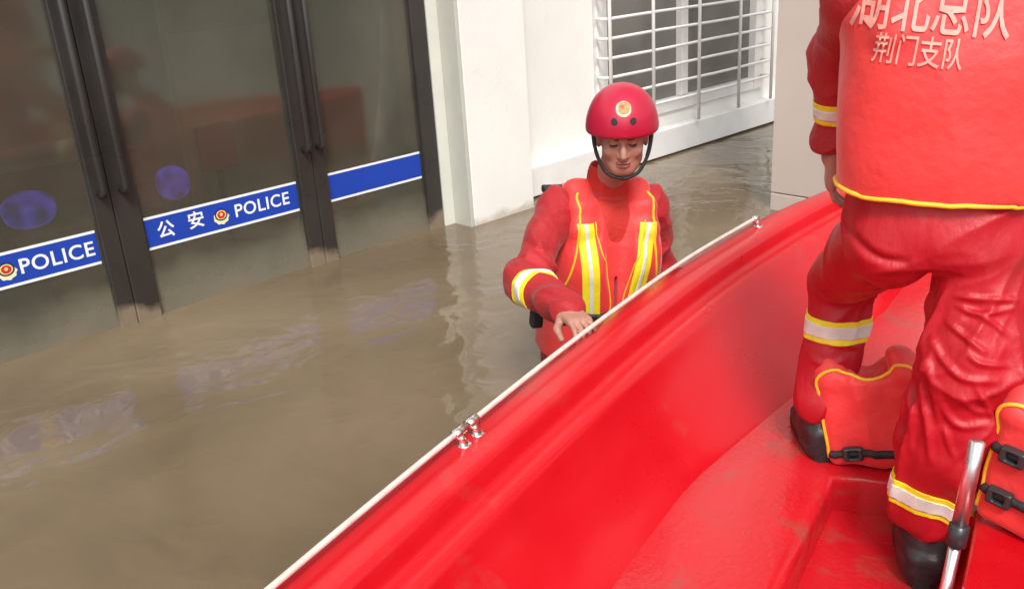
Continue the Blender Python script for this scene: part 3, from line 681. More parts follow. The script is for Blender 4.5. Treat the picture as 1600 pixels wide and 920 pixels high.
def head(s, c, R):
    """R columns: right, forward, up of the head; c = centre of the head at eye height"""
    P = lambda x, y, z: np.asarray(c) + R @ np.array([x, y, z])
    s.ell(P(0, -0.008, 0.030), (0.077, 0.097, 0.092), R, 0.01)
    s.ell(P(0, 0.018, -0.035), (0.066, 0.074, 0.085), R, 0.03)
    s.ell(P(0, 0.052, -0.088), (0.036, 0.032, 0.028), R, 0.03)
    s.cap(P(-0.040, 0.020, -0.075), P(-0.018, 0.058, -0.098), 0.022, 0.018, 0.025); s.cap(P(0.040, 0.020, -0.075), P(0.018, 0.058, -0.098), 0.022, 0.018, 0.025)
    for e in (-1, 1):
        s.ell(P(e * 0.042, 0.062, -0.030), (0.022, 0.020, 0.020), R, 0.02)
        s.ell(P(e * 0.031, 0.098, -0.002), (0.019, 0.016, 0.012), R, 0.012, sub=True)
        s.ell(P(e * 0.031, 0.079, -0.003), (0.0155, 0.0145, 0.0115), R, 0.004)
        s.cap(P(e * 0.014, 0.090, 0.017), P(e * 0.048, 0.078, 0.018), 0.010, 0.007, 0.012)
        s.ell(P(e * 0.079, -0.008, -0.012), (0.010, 0.020, 0.032), R, 0.006)
        s.ell(P(e * 0.012, 0.097, -0.040), (0.009, 0.010, 0.008), R, 0.006)
    s.chain([P(0, 0.090, 0.008), P(0, 0.104, -0.022), P(0, 0.112, -0.036)], [0.008, 0.010, 0.0115], 0.010)
    s.ell(P(0, 0.090, -0.064), (0.024, 0.011, 0.0065), R, 0.005); s.ell(P(0, 0.088, -0.075), (0.020, 0.011, 0.0075), R, 0.005)
    s.cap(P(-0.025, 0.094, -0.0695), P(0.025, 0.094, -0.0695), 0.0035, k=0.003, sub=True)
def face_mats(V, Fc, c, R):
    """0 skin, 1 dark (brows, eyes), 2 lips"""
    ctr = V[Fc].mean(1); q = (ctr - np.asarray(c)) @ R; out = np.zeros(len(Fc), int)
    x = np.abs(q[:, 0]); y = q[:, 1]; z = q[:, 2]; fr = y > 0.06
    out[fr & (x > 0.013) & (x < 0.047) & (z > 0.017) & (z < 0.0245)] = 1
    out[fr & (((x - 0.031) / 0.0135) ** 2 + ((z + 0.0035) / 0.0042) ** 2 < 1)] = 1
    out[fr & (x < 0.024) & (z > -0.0815) & (z < -0.058) & (y > 0.086)] = 2
    return out
mat_bgold = mat('badge_gold', (0.42, 0.24, 0.05), 0.5, var=0.3, vscale=80)
mat_badge = mat('badge_white', (0.58, 0.50, 0.36), 0.5, var=0.3, vscale=70)
def helmet(parent, c, R):
    """domed rescue helmet: shell, two vents, badge, rim, straps; c as for head()"""
    P = lambda x, y, z: np.asarray(c) + R @ np.array([x, y, z])
    lo = np.asarray(c) - 0.24; hi = np.asarray(c) + 0.24
    s = SDF(lo, hi, 0.004)
    s.ell(P(0, -0.006, 0.052), (0.116, 0.136, 0.120), R, 0.01); s.ell(P(0, -0.02, 0.020), (0.117, 0.132, 0.085), R, 0.03)
    s.ell(P(0, -0.006, 0.046), (0.096, 0.115, 0.100), R, 0.004, sub=True); s.ell(P(0, 0.0, -0.02), (0.097, 0.116, 0.09), R, 0.01, sub=True)
    s.plane(P(0, 0.10, 0.030), R @ np.array([0, 0.10, -1.0]), 0.006)
    V, Fc = s.mesh(); sh = mesh_obj('helmet', V, Fc, RED_HELMET, parent)
    t = BVHTree.FromPolygons([tuple(v) for v in V], [tuple(f) for f in Fc])
    def on(x, z, off):
        h = t.ray_cast(Vector(P(x, 0.4, z)), Vector(-R[:, 1])); return (np.array(h[0]) + np.array(h[1]) * off, np.array(h[1])) if h[0] else (P(x, .14, z), R[:, 1])
    def patch(name, cx, cz, fn, m, off, par):
        n = 24; V2 = [on(cx, cz, off + 0.001)[0]]
        for k in range(n):
            a = 2 * math.pi * k / n; dx, dz = fn(a); V2.append(on(cx + dx, cz + dz, off)[0])
        return mesh_obj(name, np.array(V2), [(0, 1 + k, 1 + (k + 1) % n) for k in range(n)], m, par)
    for e in (-1, 1): patch('vent', e * 0.030, 0.088, lambda a: (0.0105 * math.cos(a), 0.0115 * math.sin(a)), BLACK, 0.0008, sh)
    shield = lambda sc: (lambda a: (sc * 0.024 * math.cos(a), sc * (0.018 * math.sin(a) + (0.003 if math.sin(a) > 0 else -0.002))))
    patch('badge', 0, 0.122, shield(1.0), mat_badge, 0.0016, sh); patch('badge_centre', -0.002, 0.1255, shield(0.74), mat_bgold, 0.0026, sh); patch('badge_star', 0.003, 0.129, lambda a: (0.0065 * math.cos(a) * (1 if round(a / 0.628) % 2 == 0 else 0.5), 0.0065 * math.sin(a) * (1 if round(a / 0.628) % 2 == 0 else 0.5)), EMB_RED, 0.0036, sh)
    rim = [P(0.1165 * math.cos(a), -0.012 + 0.131 * math.sin(a), 0.022 + 0.0115 * math.sin(a)) for a in np.linspace(0, 2 * math.pi, 70)]
    tube('rim', nearest(rim, V, Fc, 0.0), 0.0038, RED_HELMET, sh, n=6)
    for e in (-1, 1):
        tube('strap', smoothpath([P(e * 0.098, 0.030, 0.035), P(e * 0.092, 0.040, -0.02), P(e * 0.080, 0.046, -0.065), P(e * 0.050, 0.062, -0.112), P(0, 0.074, -0.128)], 24), 0.0062, BLACK, sh, n=8)
        tube('strap', smoothpath([P(e * 0.098, -0.04, 0.02), P(e * 0.094, -0.005, -0.03), P(e * 0.080, 0.046, -0.065)], 14), 0.006, BLACK, sh, n=8)
    return sh
# ------------------------------------------------------------------ people
def local(o, R): return lambda x, y, z: np.asarray(o) + R @ np.array([x, y, z])
def boot(parent, ankle, fwd, sole_z, tilt=0.0):
    R = frame((fwd[0], fwd[1], 0)); c = np.array([ankle[0], ankle[1], sole_z]); P = local(c, R)
    s = SDF(c - [0.26, 0.26, 0.02], c + [0.26, 0.26, 0.36], 0.005)
    s.cap(P(0, -0.01, 0.09), np.asarray(ankle) + [0, 0, 0.06], 0.052, 0.054, 0.02)
    s.rbox(P(0, -0.02, 0.05), (0.046, 0.06, 0.05), 0.03, R, 0.02); s.cap(P(0, 0.0, 0.05), P(0, 0.08, 0.05), 0.046, 0.048, 0.03); s.cap(P(0, 0.08, 0.045), P(0.004, 0.165, 0.04), 0.046, 0.038, 0.02)
    s.cap(P(0, 0.0, 0.10), P(0, 0.10, 0.055), 0.05, 0.042, 0.03)
    s.plane(P(0, 0, 0.006), (0, 0, -1), 0.004)
    V, Fc = s.mesh(); V = folds(V, Fc, [(P(0, 0, 0.08), P(0, 0, 0.3), 0.09, 0.006, 28, 6, 0.3)], 0.001)
    b = mesh_obj('boot', V, Fc, BOOT, parent)
    n = 26; pts = []
    for k in range(n):
        a = 2 * math.pi * k / n; yy = 0.065 + 0.148 * math.sin(a); xx = (0.047 + 0.005 * math.sin(a)) * math.copysign(abs(math.cos(a)) ** 0.55, math.cos(a)); pts.append((xx, yy))
    V2 = [P(x, y, 0.001) for x, y in pts] + [P(x, y, 0.024) for x, y in pts]
    mesh_obj('sole', np.array(V2), [tuple(range(n - 1, -1, -1)), tuple(range(n, 2 * n))] + [(k, (k + 1) % n, n + (k + 1) % n, n + k) for k in range(n)], BLACK, b, smooth=False)
    return b
def tape(parent, V, Fc, p, ax, near, wy=0.050, ws=0.022, extra=(), off=0.003, names=('reflective_band', 'silver_strip')):
    ax = unit(ax); p = np.asarray(p)
    y = band_from(names[0], V, Fc, [(p + ax * wy / 2, ax), (p - ax * wy / 2, -ax), *extra], near, YELLOW, parent, off)
    if y is not None: band_from(names[1], V, Fc, [(p + ax * ws / 2, ax), (p - ax * ws / 2, -ax), *extra], near, SILVER, y, off + 0.002)
    return y

VZ = [0.02, 0.10, 0.24, 0.38, 0.48, 0.555]
def vest_mesh(P, Rt, o, wide=0.0, deep=0.0, vneck=True, hem=0.02, h=0.005, armz=0.41, armr=0.155, armx=0.262, topw=0.0):
    lo = np.asarray(o) + Rt @ [0, 0, 0.3] - 0.46; s = SDF(lo, lo + 0.92, h)
    zs = [hem, max(0.10, hem + 0.03)] + VZ[2:]
    s.loft(o, Rt, zs, [0] * 6, [0.0, 0.0, 0.005, 0.005, 0, -0.01], [0.190 + wide, 0.193 + wide, 0.203 + wide, 0.205 + wide, 0.190 + topw, 0.135 + topw], [0.152 + deep, 0.158 + deep, 0.168 + deep, 0.165 + deep, 0.142, 0.105], 0.02, 2.5)
    for e in (-1, 1): s.ell(P(e * (armx + wide * 0.6), -0.005, armz), (0.085, 0.40, armr), Rt, 0.02, sub=True)
    s.cap(P(0, -0.01, 0.46), P(0, 0.0, 0.75), 0.082, 0.09, 0.015, sub=True)
    if vneck:
        s.chain([P(-0.012, 0.17, 0.62), P(-0.012, 0.20, 0.46), P(-0.012, 0.24, 0.20)], [0.105, 0.070, 0.045], 0.012, sub=True)
        s.rbox(P(-0.012, 0.2, 0.1), (0.004, 0.2, 0.2), 0.002, Rt, 0.006, sub=True)
    for e in (-1, 1):
        for dx in (-0.022, 0.0, 0.022):
            s.chain([P(e * (0.128 + dx) - 0.004, 0.118, 0.26), P(e * (0.124 + dx) - 0.004, 0.130, 0.38), P(e * (0.118 + dx) - 0.002, 0.124, 0.47), P(e * (0.112 + dx), 0.085, 0.540), P(e * (0.108 + dx), 0.0, 0.580), P(e * (0.115 + dx), -0.085, 0.53), P(e * (0.125 + dx), -0.12, 0.42)], [0.018, 0.022, 0.022, 0.025, 0.027, 0.027, 0.025], 0.025)
    return s.mesh()

# ---- the rescuer standing in the water beside the boat
m1 = empty('person', (2.38, 2.16, -0.86))
tag(m1, 'person in a red helmet and life vest standing waist deep in water, holding the boat', 'person', 'rescuers in red')
f1 = unit([-0.50, -0.86, 0]); O1 = np.array([2.405, 2.175, 0.10]); N1 = np.array([2.425, 2.085, 0.705])
z1 = unit(N1 - O1); x1 = unit(np.cross(f1, z1)); T1 = np.column_stack([x1, np.cross(z1, x1), z1]); P1 = local(O1, T1)
shR, shL = P1(0.180, 0.0, 0.500), P1(-0.175, 0.0, 0.505)
elR = px(824, 440, 3.0); grip = bpt(2.02, beam(2.02) + 0.022, 0.472); wrR = grip + 0.145 * unit(elR - grip + [0, 0, 0.02])
elL, wrL = P1(-0.25, -0.01, 0.23), P1(-0.23, 0.13, 0.02)
HC1 = px(972, 211, 3.10); hf = unit(np.array([-0.745, -0.665, -0.16])); H1 = frame(hf, unit([0.02, 0.0, 1]))
knees = [P1(e * 0.10, 0.03, -0.34) for e in (1, -1)]; ank = [np.array([*(O1 + T1 @ [e * 0.13, 0, 0])[:2], -0.76]) for e in (1, -1)]
def person_body(name, parent, o, T, N, HC, HR, arms, legs, hands, torso_h=0.5, lo=None, hi=None):
    P = local(o, T); s = SDF(lo, hi, 0.0045)
    s.loft(o, T, [0, 0.12, 0.28, 0.42, 0.5, 0.56], [0] * 6, [0] * 6, [0.14, 0.12, 0.14, 0.15, 0.12, 0.07], [0.09, 0.085, 0.095, 0.095, 0.08, 0.06], 0.03)
    s.chain([P(0, -0.01, 0.48), np.asarray(N), HC + HR @ [0, -0.02, -0.06]], [0.06, 0.056, 0.055], 0.03)
    for a, rs in arms: s.chain(a, rs, 0.03)
    for l in legs: s.chain(l, [0.075, 0.05, 0.035], 0.03)
    head(s, HC, HR)
    for hnd in hands: hand(s, *hnd)
    V, Fc = s.mesh(); fm = face_mats(V, Fc, HC, HR)
    return mesh_obj('body', V, Fc, SKIN, parent, mats=[SKIN, HAIR, LIP], fmat=fm)
hdR = unit(grip - wrR); HRr = np.column_stack([unit(np.cross(hdR, [0.1, 0.1, 1])), hdR, np.cross(unit(np.cross(hdR, [0.1, 0.1, 1])), hdR)]); HRr[:, 0] *= 1
HRr = np.column_stack([-HRr[:, 0], HRr[:, 1], HRr[:, 2]]); 
if np.linalg.det(HRr) < 0: HRr[:, 0] *= -1
hdL = unit(P1(-0.20, 0.24, -0.05) - wrL); HRl = frame(hdL)
person_body('body', m1, O1, T1, P1(0, -0.01, 0.58), HC1, H1, [([shR, elR, wrR], [0.045, 0.036, 0.026]), ([shL, elL, wrL], [0.045, 0.036, 0.026])],
            [[P1(e * 0.09, 0, 0.03), knees[i], ank[i]] for i, e in enumerate((1, -1))],
            [(wrR + hdR * 0.01, HRr, (0.35, 0.5, 0.4)), (wrL + hdL * 0.01, HRl, (0.4, 0.6, 0.5))], lo=[1.70, 1.55, -0.84], hi=[2.85, 2.5, 1.08])
# jacket
s = SDF([1.72, 1.60, -0.14], [2.86, 2.50, 0.76], 0.005)
s.loft(O1, T1, [-0.16, 0, 0.12, 0.28, 0.42, 0.52, 0.58], [0] * 7, [0] * 7, [0.175, 0.175, 0.160, 0.170, 0.165, 0.135, 0.080], [0.13, 0.13, 0.12, 0.122, 0.112, 0.09, 0.07], 0.03)
s.chain([P1(0.13, 0, 0.50), shR, elR, wrR], [0.06, 0.072, 0.064, 0.048], 0.03); s.chain([P1(-0.13, 0, 0.50), shL, elL, wrL], [0.06, 0.070, 0.062, 0.048], 0.03)
s.cap(P1(0, -0.005, 0.54), P1(0, 0.0, 0.605), 0.078, 0.072, 0.02)
s.cap(P1(0, 0.0, 0.59), P1(0, 0.01, 0.70), 0.058, 0.066, 0.008, sub=True)
V, Fc = s.mesh()
V = folds(V, Fc, [(shR, elR, 0.11, 0.020, 10, 5, 1.0), (elR, wrR, 0.09, 0.016, 15, 5, 0.9), (elR - [0, 0, .04], elR + [0, 0, .04], 0.10, 0.014, 20, 5, 0.6), (shL, elL, 0.11, 0.020, 14, 5, 0.6), (elL, wrL, 0.09, 0.009, 20, 5, 0.4), (P1(0, 0, 0), P1(0, 0, 0.5), 0.2, 0.008, 9, 8, 0.2)], 0.003, 14)
D = lambda *p: [(760 + .2826 * x, 280 + .2826 * y) for x, y in p]
V = creases(V, Fc, [(D((180, 430), (260, 465), (340, 520)), -.010, 6), (D((200, 330), (290, 390), (380, 400)), -.007, 6), (D((390, 300), (380, 420), (400, 500)), .008, 6), (D((110, 470), (180, 480)), -.007, 5), (D((300, 130), (380, 190), (460, 200)), -.006, 6), (D((240, 200), (330, 260)), .006, 6), (D((290, 620), (380, 650), (450, 640)), -.006, 5)], [(shR, elR, 0.13), (elR, wrR, 0.12)])
jk = mesh_obj('jacket', V, Fc, RED_CLOTH, m1)
tp = elR + (wrR - elR) * 0.30
tape(jk, V, Fc, tp, wrR - elR, (elR, wrR, 0.12), 0.062, 0.030)
tape(jk, V, Fc, elL + (wrL - elL) * 0.35, wrL - elL, (elL, wrL, 0.12), 0.055, 0.026)
# shirt collar showing in the vest opening
s = SDF(P1(0, 0.0, 0.45) - 0.24, P1(0, 0.0, 0.45) + 0.24, 0.005)
s.loft(O1, T1, [0.22, 0.30, 0.42, 0.52, 0.56], [0] * 5, [0.012] * 5, [0.10, 0.15, 0.155, 0.13, 0.09], [0.122, 0.128, 0.127, 0.106, 0.088], 0.02)
s.cap(P1(0, -0.002, 0.54), P1(0, 0.008, 0.640), 0.082, 0.076, 0.02); s.cap(P1(0, 0.0, 0.585), P1(0, 0.01, 0.72), 0.060, 0.069, 0.006, sub=True)
Vs, Fs = s.mesh(); Vs = folds(Vs, Fs, [(P1(0, 0.1, 0.3), P1(0, 0.1, 0.6), 0.15, 0.005, 10, 14, 0.3)], 0.002)
mesh_obj('shirt', Vs, Fs, RED_SHIRT, m1)
# trousers below the water
s = SDF([2.05, 1.85, -0.86], [2.75, 2.50, 0.10], 0.008)
s.loft(O1, T1, [-0.12, 0.02], [0, 0], [0, 0], [0.165, 0.172], [0.125, 0.125], 0.03)
for i, e in enumerate((1, -1)): s.chain([P1(e * 0.09, 0, -0.02), knees[i], ank[i]], [0.10, 0.075, 0.07], 0.04)
Vt, Ft = s.mesh(); mesh_obj('trousers', Vt, Ft, RED_CLOTH, m1)
for i in (0, 1): boot(m1, ank[i], f1, -0.855)
# life vest
Vv, Fv = vest_mesh(P1, T1, O1, wide=0.018, deep=0.028, hem=-0.06, armx=0.272)
Vv = folds(Vv, Fv, [(P1(0, 0.1, 0), P1(0, 0.1, 0.5), 0.3, 0.003, 6, 5, 0.2)], 0.0015, 20)
lv = mesh_obj('life_vest', Vv, Fv, RED_VEST, m1)
for e in (1, -1):
    ax = T1 @ unit([1, 0, -0.13 * e]) 
    tape(lv, Vv, Fv, P1(e * 0.096, 0.1, 0.33), ax, None, 0.060, 0.013, [(P1(0, 0.02, 0), -T1[:, 1]), (P1(0, 0, 0.500), T1[:, 2]), (P1(0, 0, 0.16), -T1[:, 2])], 0.003)
def path_on(pts, off=0.003, n=50): return nearest(smoothpath([P1(*p) for p in pts], n), Vv, Fv, off)
for e in (1, -1):
    tube('piping', path_on([(e * 0.125, 0.06, 0.56), (e * 0.135, 0.13, 0.50), (e * 0.148, 0.17, 0.42), (e * 0.160, 0.17, 0.33), (e * 0.178, 0.15, 0.26), (e * 0.205, 0.10, 0.20), (e * 0.22, 0.03, 0.16)]), 0.0048, PIPE, lv, n=6)
    tube('piping', path_on([(e * 0.095 - 0.012, 0.13, 0.50), (e * 0.078 - 0.012, 0.19, 0.43), (e * 0.058 - 0.012, 0.19, 0.36), (e * 0.040 - 0.012, 0.19, 0.29), (e * 0.024 - 0.012, 0.19, 0.20), (e * 0.018 - 0.012, 0.19, 0.05)]), 0.0028, PIPE, lv, n=6)
ys = smoothpath([P1(x, 0.24, 0.155) for x in np.linspace(-0.17, 0.17, 12)], 30)
tube('belt', nearest(ys, Vv, Fv, 0.003), 0.011, BLACK, lv, n=8)
q = nearest([P1(-0.012, 0.26, 0.155)], Vv, Fv, 0.012)[0]
bk = SDF(q - 0.06, q + 0.06, 0.004); bk.rbox(q, (0.034, 0.010, 0.020), 0.005, T1); Vb, Fb = bk.mesh(); mesh_obj('buckle', Vb, Fb, PLASTIC, lv)
# shoulder radio pack and black gear at the hip
q = P1(0.185, -0.045, 0.560); bk = SDF(q - 0.09, q + 0.09, 0.004); bk.rbox(q, (0.040, 0.028, 0.013), 0.006, T1); Vb, Fb = bk.mesh(); mesh_obj('shoulder_pack', Vb, Fb, BLACK, m1)
q = px(838, 497, 2.95); bk = SDF(q - 0.08, q + 0.08, 0.004); bk.rbox(q, (0.020, 0.020, 0.030), 0.008, T1); Vb, Fb = bk.mesh(); mesh_obj('gear_pouch', Vb, Fb, BLACK, m1)
helmet(m1, HC1, H1)

# ---- the rescuer standing in the boat, seen from behind
m2 = empty('person', (*px(1452, 405, 2.2)[:2], FLOOR_Z))
tag(m2, 'person with back turned in lettered red vest and wet trousers, standing in the boat', 'person', 'rescuers in red')
f2 = unit([0.86, 0.51, 0]); O2 = px(1455, 352, 2.24); tilt = unit(np.array([0, 0, 1]) + 0.025 * np.array([f2[1], -f2[0], 0]) + 0.04 * f2)
x2 = unit(np.cross(f2, tilt)); T2 = np.column_stack([x2, np.cross(tilt, x2), tilt]); P2 = local(O2, T2)
hL, hR = P2(-0.080, 0.0, 0.02), P2(0.122, 0.0, 0.02)
kL, aL = np.array([2.225, 1.075, 0.60]), np.array([2.125, 1.07, 0.235])
kR, aR = px(1516, 575, 2.24), np.array([1.925, 0.685, 0.14])
sL, sR = P2(-0.195, 0.0, 0.50), P2(0.195, 0.0, 0.50)
eL, wL = px(1312, 85, 2.34), px(1303, 222, 2.40)
eR, wR = P2(0.27, 0.06, 0.22), P2(0.25, 0.27, 0.13)
N2 = P2(0, -0.01, 0.57); HC2 = P2(0, 0.03, 0.72); H2 = frame(unit(f2 + [0, 0, -0.15]))
hd2 = unit(np.array([0.04, 0.03, -1.0])); HL2 = np.column_stack([unit(np.cross(hd2, -x2)), hd2, np.cross(unit(np.cross(hd2, -x2)), hd2)])
hdr2 = unit(f2 + [0, 0, -0.3])
s_body = person_body('body', m2, O2, T2, N2, HC2, H2, [([sL, eL, wL], [0.045, 0.036, 0.026]), ([sR, eR, wR], [0.045, 0.036, 0.026])],
            [[hL, kL, aL], [hR, kR, aR]], [(wL + hd2 * 0.015, HL2, (0.30, 0.5, 0.4), 1.05, 0.16), (wR + hdr2 * 0.01, frame(hdr2), (0.3, 0.5, 0.4))],
            lo=np.minimum.reduce([aR, aL, O2 - 0.4]) - [0.1, 0.1, 0.1], hi=np.maximum.reduce([O2 + [0.45, 0.45, 0.9], kL + 0.1]))
# trousers
lo = np.minimum.reduce([hL, hR, kL, aL, kR, aR]) - 0.19; hi = np.maximum.reduce([hL, hR, kL, aL, kR, aR]) + 0.20; hi[2] = O2[2] + 0.16
s = SDF(lo, hi, 0.0048)
s.loft(O2, T2, [-0.06, 0.0, 0.06, 0.12, 0.16], [0] * 5, [-0.01, -0.015, -0.01, 0, 0], [0.172, 0.182, 0.180, 0.172, 0.17], [0.125, 0.135, 0.132, 0.125, 0.12], 0.03, 2.4)
for e in (-1, 1): s.ell(P2(e * 0.082, -0.055, -0.035), (0.090, 0.085, 0.095), T2, 0.03)
s.chain([hL + [0, 0, -.02], hL * 0.5 + kL * 0.5 + [0, 0, -0.01], kL, kL * 0.45 + aL * 0.55, aL + [0.0, 0.0, 0.045]], [0.096, 0.088, 0.080, 0.077, 0.074], 0.02)
s.chain([hR + [0, 0, -.02], hR * 0.5 + kR * 0.5, kR, kR * 0.5 + aR * 0.5, aR + [0, 0, 0.075]], [0.100, 0.096, 0.100, 0.102, 0.082], 0.02)
V, Fc = s.mesh()
V = folds(V, Fc, [(hL, kL, 0.12, 0.015, 13, 5, 1.2), (kL, aL, 0.10, 0.014, 10, 9, 1.2), (hR, kR, 0.13, 0.020, 9, 5, 1.4), (kR, aR, 0.13, 0.024, 4, 20, 0.9), (kR + [0, 0, .08], kR - [0, 0, .08], 0.14, 0.009, 17, 5, 1.5), (P2(-0.15, -0.1, -0.03), P2(0.15, -0.1, -0.03), 0.16, 0.006, 10, 8, 0.5)], 0.003, 12)
A = lambda *p: [(1200 + .3697 * x, 300 + .3697 * y) for x, y in p]
B = lambda *p: [(1200 + .348 * x, 600 + .348 * y) for x, y in p]
V = creases(V, Fc, [(A((800, 440), (900, 452), (1060, 455)), .007, 5), (A((800, 480), (900, 515), (1040, 488)), .008, 5), (A((840, 505), (930, 540), (1010, 605)), .008, 5),
    (A((760, 550), (830, 610), (915, 675)), .009, 5), (A((850, 690), (900, 725), (1010, 735)), .008, 5), (A((690, 620), (740, 710), (830, 790), (970, 800)), .010, 6),
    (A((605, 760), (590, 930)), .008, 6), (A((640, 780), (655, 940)), .007, 5), (A((670, 720), (720, 960)), .010, 6), (A((880, 820), (950, 950)), .008, 6),
    (B((600, 60), (580, 260)), .007, 6), (B((690, 10), (715, 200), (730, 345)), .010, 6), (B((750, 10), (800, 130), (870, 190), (985, 180)), .010, 6), (B((640, 40), (640, 300)), .007, 5), (B((860, 60), (930, 120), (1000, 130)), .006, 5), (B((790, 200), (830, 320)), .007, 5),
    (A((325, 140), (400, 230), (480, 282), (580, 298)), -.013, 7), (A((430, 412), (500, 402)), .007, 5), (A((270, 640), (380, 655)), .007, 5), (A((230, 400), (330, 440)), .005, 6), (A((400, 350), (500, 330), (590, 320)), .006, 6), (A((180, 700), (260, 740), (330, 700)), .006, 6), (A((200, 800), (300, 780)), .005, 5)],
    [(hL, kL, 0.14), (kL, aL, 0.12), (hR, kR, 0.15), (kR, aR, 0.15), (hL, hR, 0.2)])
tr = mesh_obj('trousers', V, Fc, RED_NYLON, m2)
tape(tr, V, Fc, kL * 0.68 + aL * 0.32, np.array([0.06, -0.02, 1.0]), (kL, aL, 0.13), 0.062, 0.034)
tape(tr, V, Fc, kR * 0.26 + aR * 0.74, unit(kR - aR), (kR, aR, 0.15), 0.062, 0.034)
# dark gap at the crotch seam: black capsule added for its shade
q = px(1452, 408, 2.12); bk = SDF(q - 0.07, q + 0.07, 0.004); bk.cap(q + x2 * -0.026, q + x2 * 0.026, 0.010, 0.012); Vb, Fb = bk.mesh(); mesh_obj('crotch_shade', Vb, Fb, BLACK, m2)
boot(m2, aL, unit([0.75, 0.66, 0]), DECK_Z + 0.004); boot(m2, aR, f2, FLOOR_Z + 0.002)
# jacket sleeves and back
lo = np.minimum.reduce([sL, sR, eL, wL, eR, wR, O2]) - 0.16; hi = np.maximum.reduce([sL, sR, eL, wL, eR, wR, N2]) + 0.16
s = SDF(lo, hi, 0.0055)
s.loft(O2, T2, [0.08, 0.2, 0.35, 0.45, 0.53, 0.58], [0] * 6, [0] * 6, [0.165, 0.165, 0.182, 0.182, 0.15, 0.085], [0.118, 0.118, 0.128, 0.125, 0.105, 0.075], 0.03)
s.chain([P2(-0.14, 0, 0.5), sL, eL, wL + [0, 0, 0.025]], [0.06, 0.066, 0.056, 0.045], 0.03); s.chain([P2(0.14, 0, 0.5), sR, eR, wR], [0.07, 0.076, 0.062, 0.048], 0.035)
s.cap(wL + [0, 0, 0.05], wL + [0, 0, 0.012], 0.046, 0.054, 0.015)
s.cap(P2(0, -0.005, 0.55), P2(0, 0, 0.625), 0.076, 0.070, 0.02)
V, Fc = s.mesh(); V = folds(V, Fc, [(sL, eL, 0.11, 0.016, 11, 6, 0.9), (eL, wL, 0.09, 0.016, 13, 6, 0.9), (sR, eR, 0.11, 0.01, 14, 4, 0.6), (eR, wR, 0.09, 0.01, 18, 4, 0.5)], 0.003, 14)
jk = mesh_obj('jacket', V, Fc, RED_CLOTH, m2)
tape(jk, V, Fc, eL * 0.36 + wL * 0.64, wL - eL, (eL, wL, 0.11), 0.05, 0.024); tape(jk, V, Fc, eR * 0.4 + wR * 0.6, wR - eR, (eR, wR, 0.11), 0.05, 0.024)
# vest with lettering on its back
Vv, Fv = vest_mesh(P2, T2, O2, wide=0.020, deep=0.010, hem=0.085, h=0.0055, armz=0.62, armr=0.085, armx=0.285, topw=0.036)
Vv = folds(Vv, Fv, [(P2(0, -0.1, 0), P2(0, -0.1, 0.5), 0.35, 0.006, 5, 5, 0.3)], 0.002, 14)
lv = mesh_obj('life_vest', Vv, Fv, RED_VEST, m2, )
ang = np.linspace(0, 2 * math.pi, 90)
hem = [P2(0.22 * math.cos(a), 0.17 * math.sin(a), 0.078 - 0.016 * math.cos(a)) for a in ang]
tube('piping', nearest(hem, Vv, Fv, 0.002), 0.0055, PIPE, lv, n=8)
for e in (-1, 1):
    tube('piping', nearest(smoothpath([P2(e * 0.235, -0.02, 0.515), P2(e * 0.215, -0.09, 0.52), P2(e * 0.19, -0.12, 0.54), P2(e * 0.16, -0.10, 0.56)], 50), Vv, Fv, 0.003), 0.004, PIPE, lv, n=6)
def back_text(txt, size, x, z, bold, xs=0.66, rot=-0.09):
    me = text_mesh(txt, size, bold); bm = bmesh.new(); bm.from_mesh(me); bpy.data.meshes.remove(me)
    bmesh.ops.remove_doubles(bm, verts=bm.verts[:], dist=1e-5)
    bmesh.ops.scale(bm, vec=(xs, 1, 1), verts=bm.verts[:]); bmesh.ops.rotate(bm, cent=(0, 0, 0), matrix=Matrix.Rotation(rot, 3, 'Z'), verts=bm.verts[:])
    for ax in (0, 1):
        for c in np.arange(-0.3, 0.3, 0.012):
            bmesh.ops.bisect_plane(bm, geom=bm.verts[:] + bm.edges[:] + bm.faces[:], plane_co=[c, 0, 0] if ax == 0 else [0, c, 0], plane_no=[1, 0, 0] if ax == 0 else [0, 1, 0])
    t = BVHTree.FromPolygons([tuple(v) for v in Vv], [tuple(f) for f in Fv]); d = Vector(T2[:, 1])
    for v in bm.verts:
        h = t.ray_cast(Vector(P2(x + v.co.x, -0.6, z + v.co.y)), d); v.co = h[0] - d * 0.004 if h[0] else Vector(P2(x + v.co.x, -0.17, z + v.co.y))
    return bm_obj('lettering', bm, VEST_PRINT, lv)
VEST_PRINT = mat('faded_white_print', (0.78, 0.36, 0.30), 0.6, var=0.3, vscale=30)
back_text('湖北总队', 0.110, -0.074, 0.466, 0.010)
back_text('荆门支队', 0.062, -0.092, 0.386, 0.008)
helmet(m2, HC2, H2)
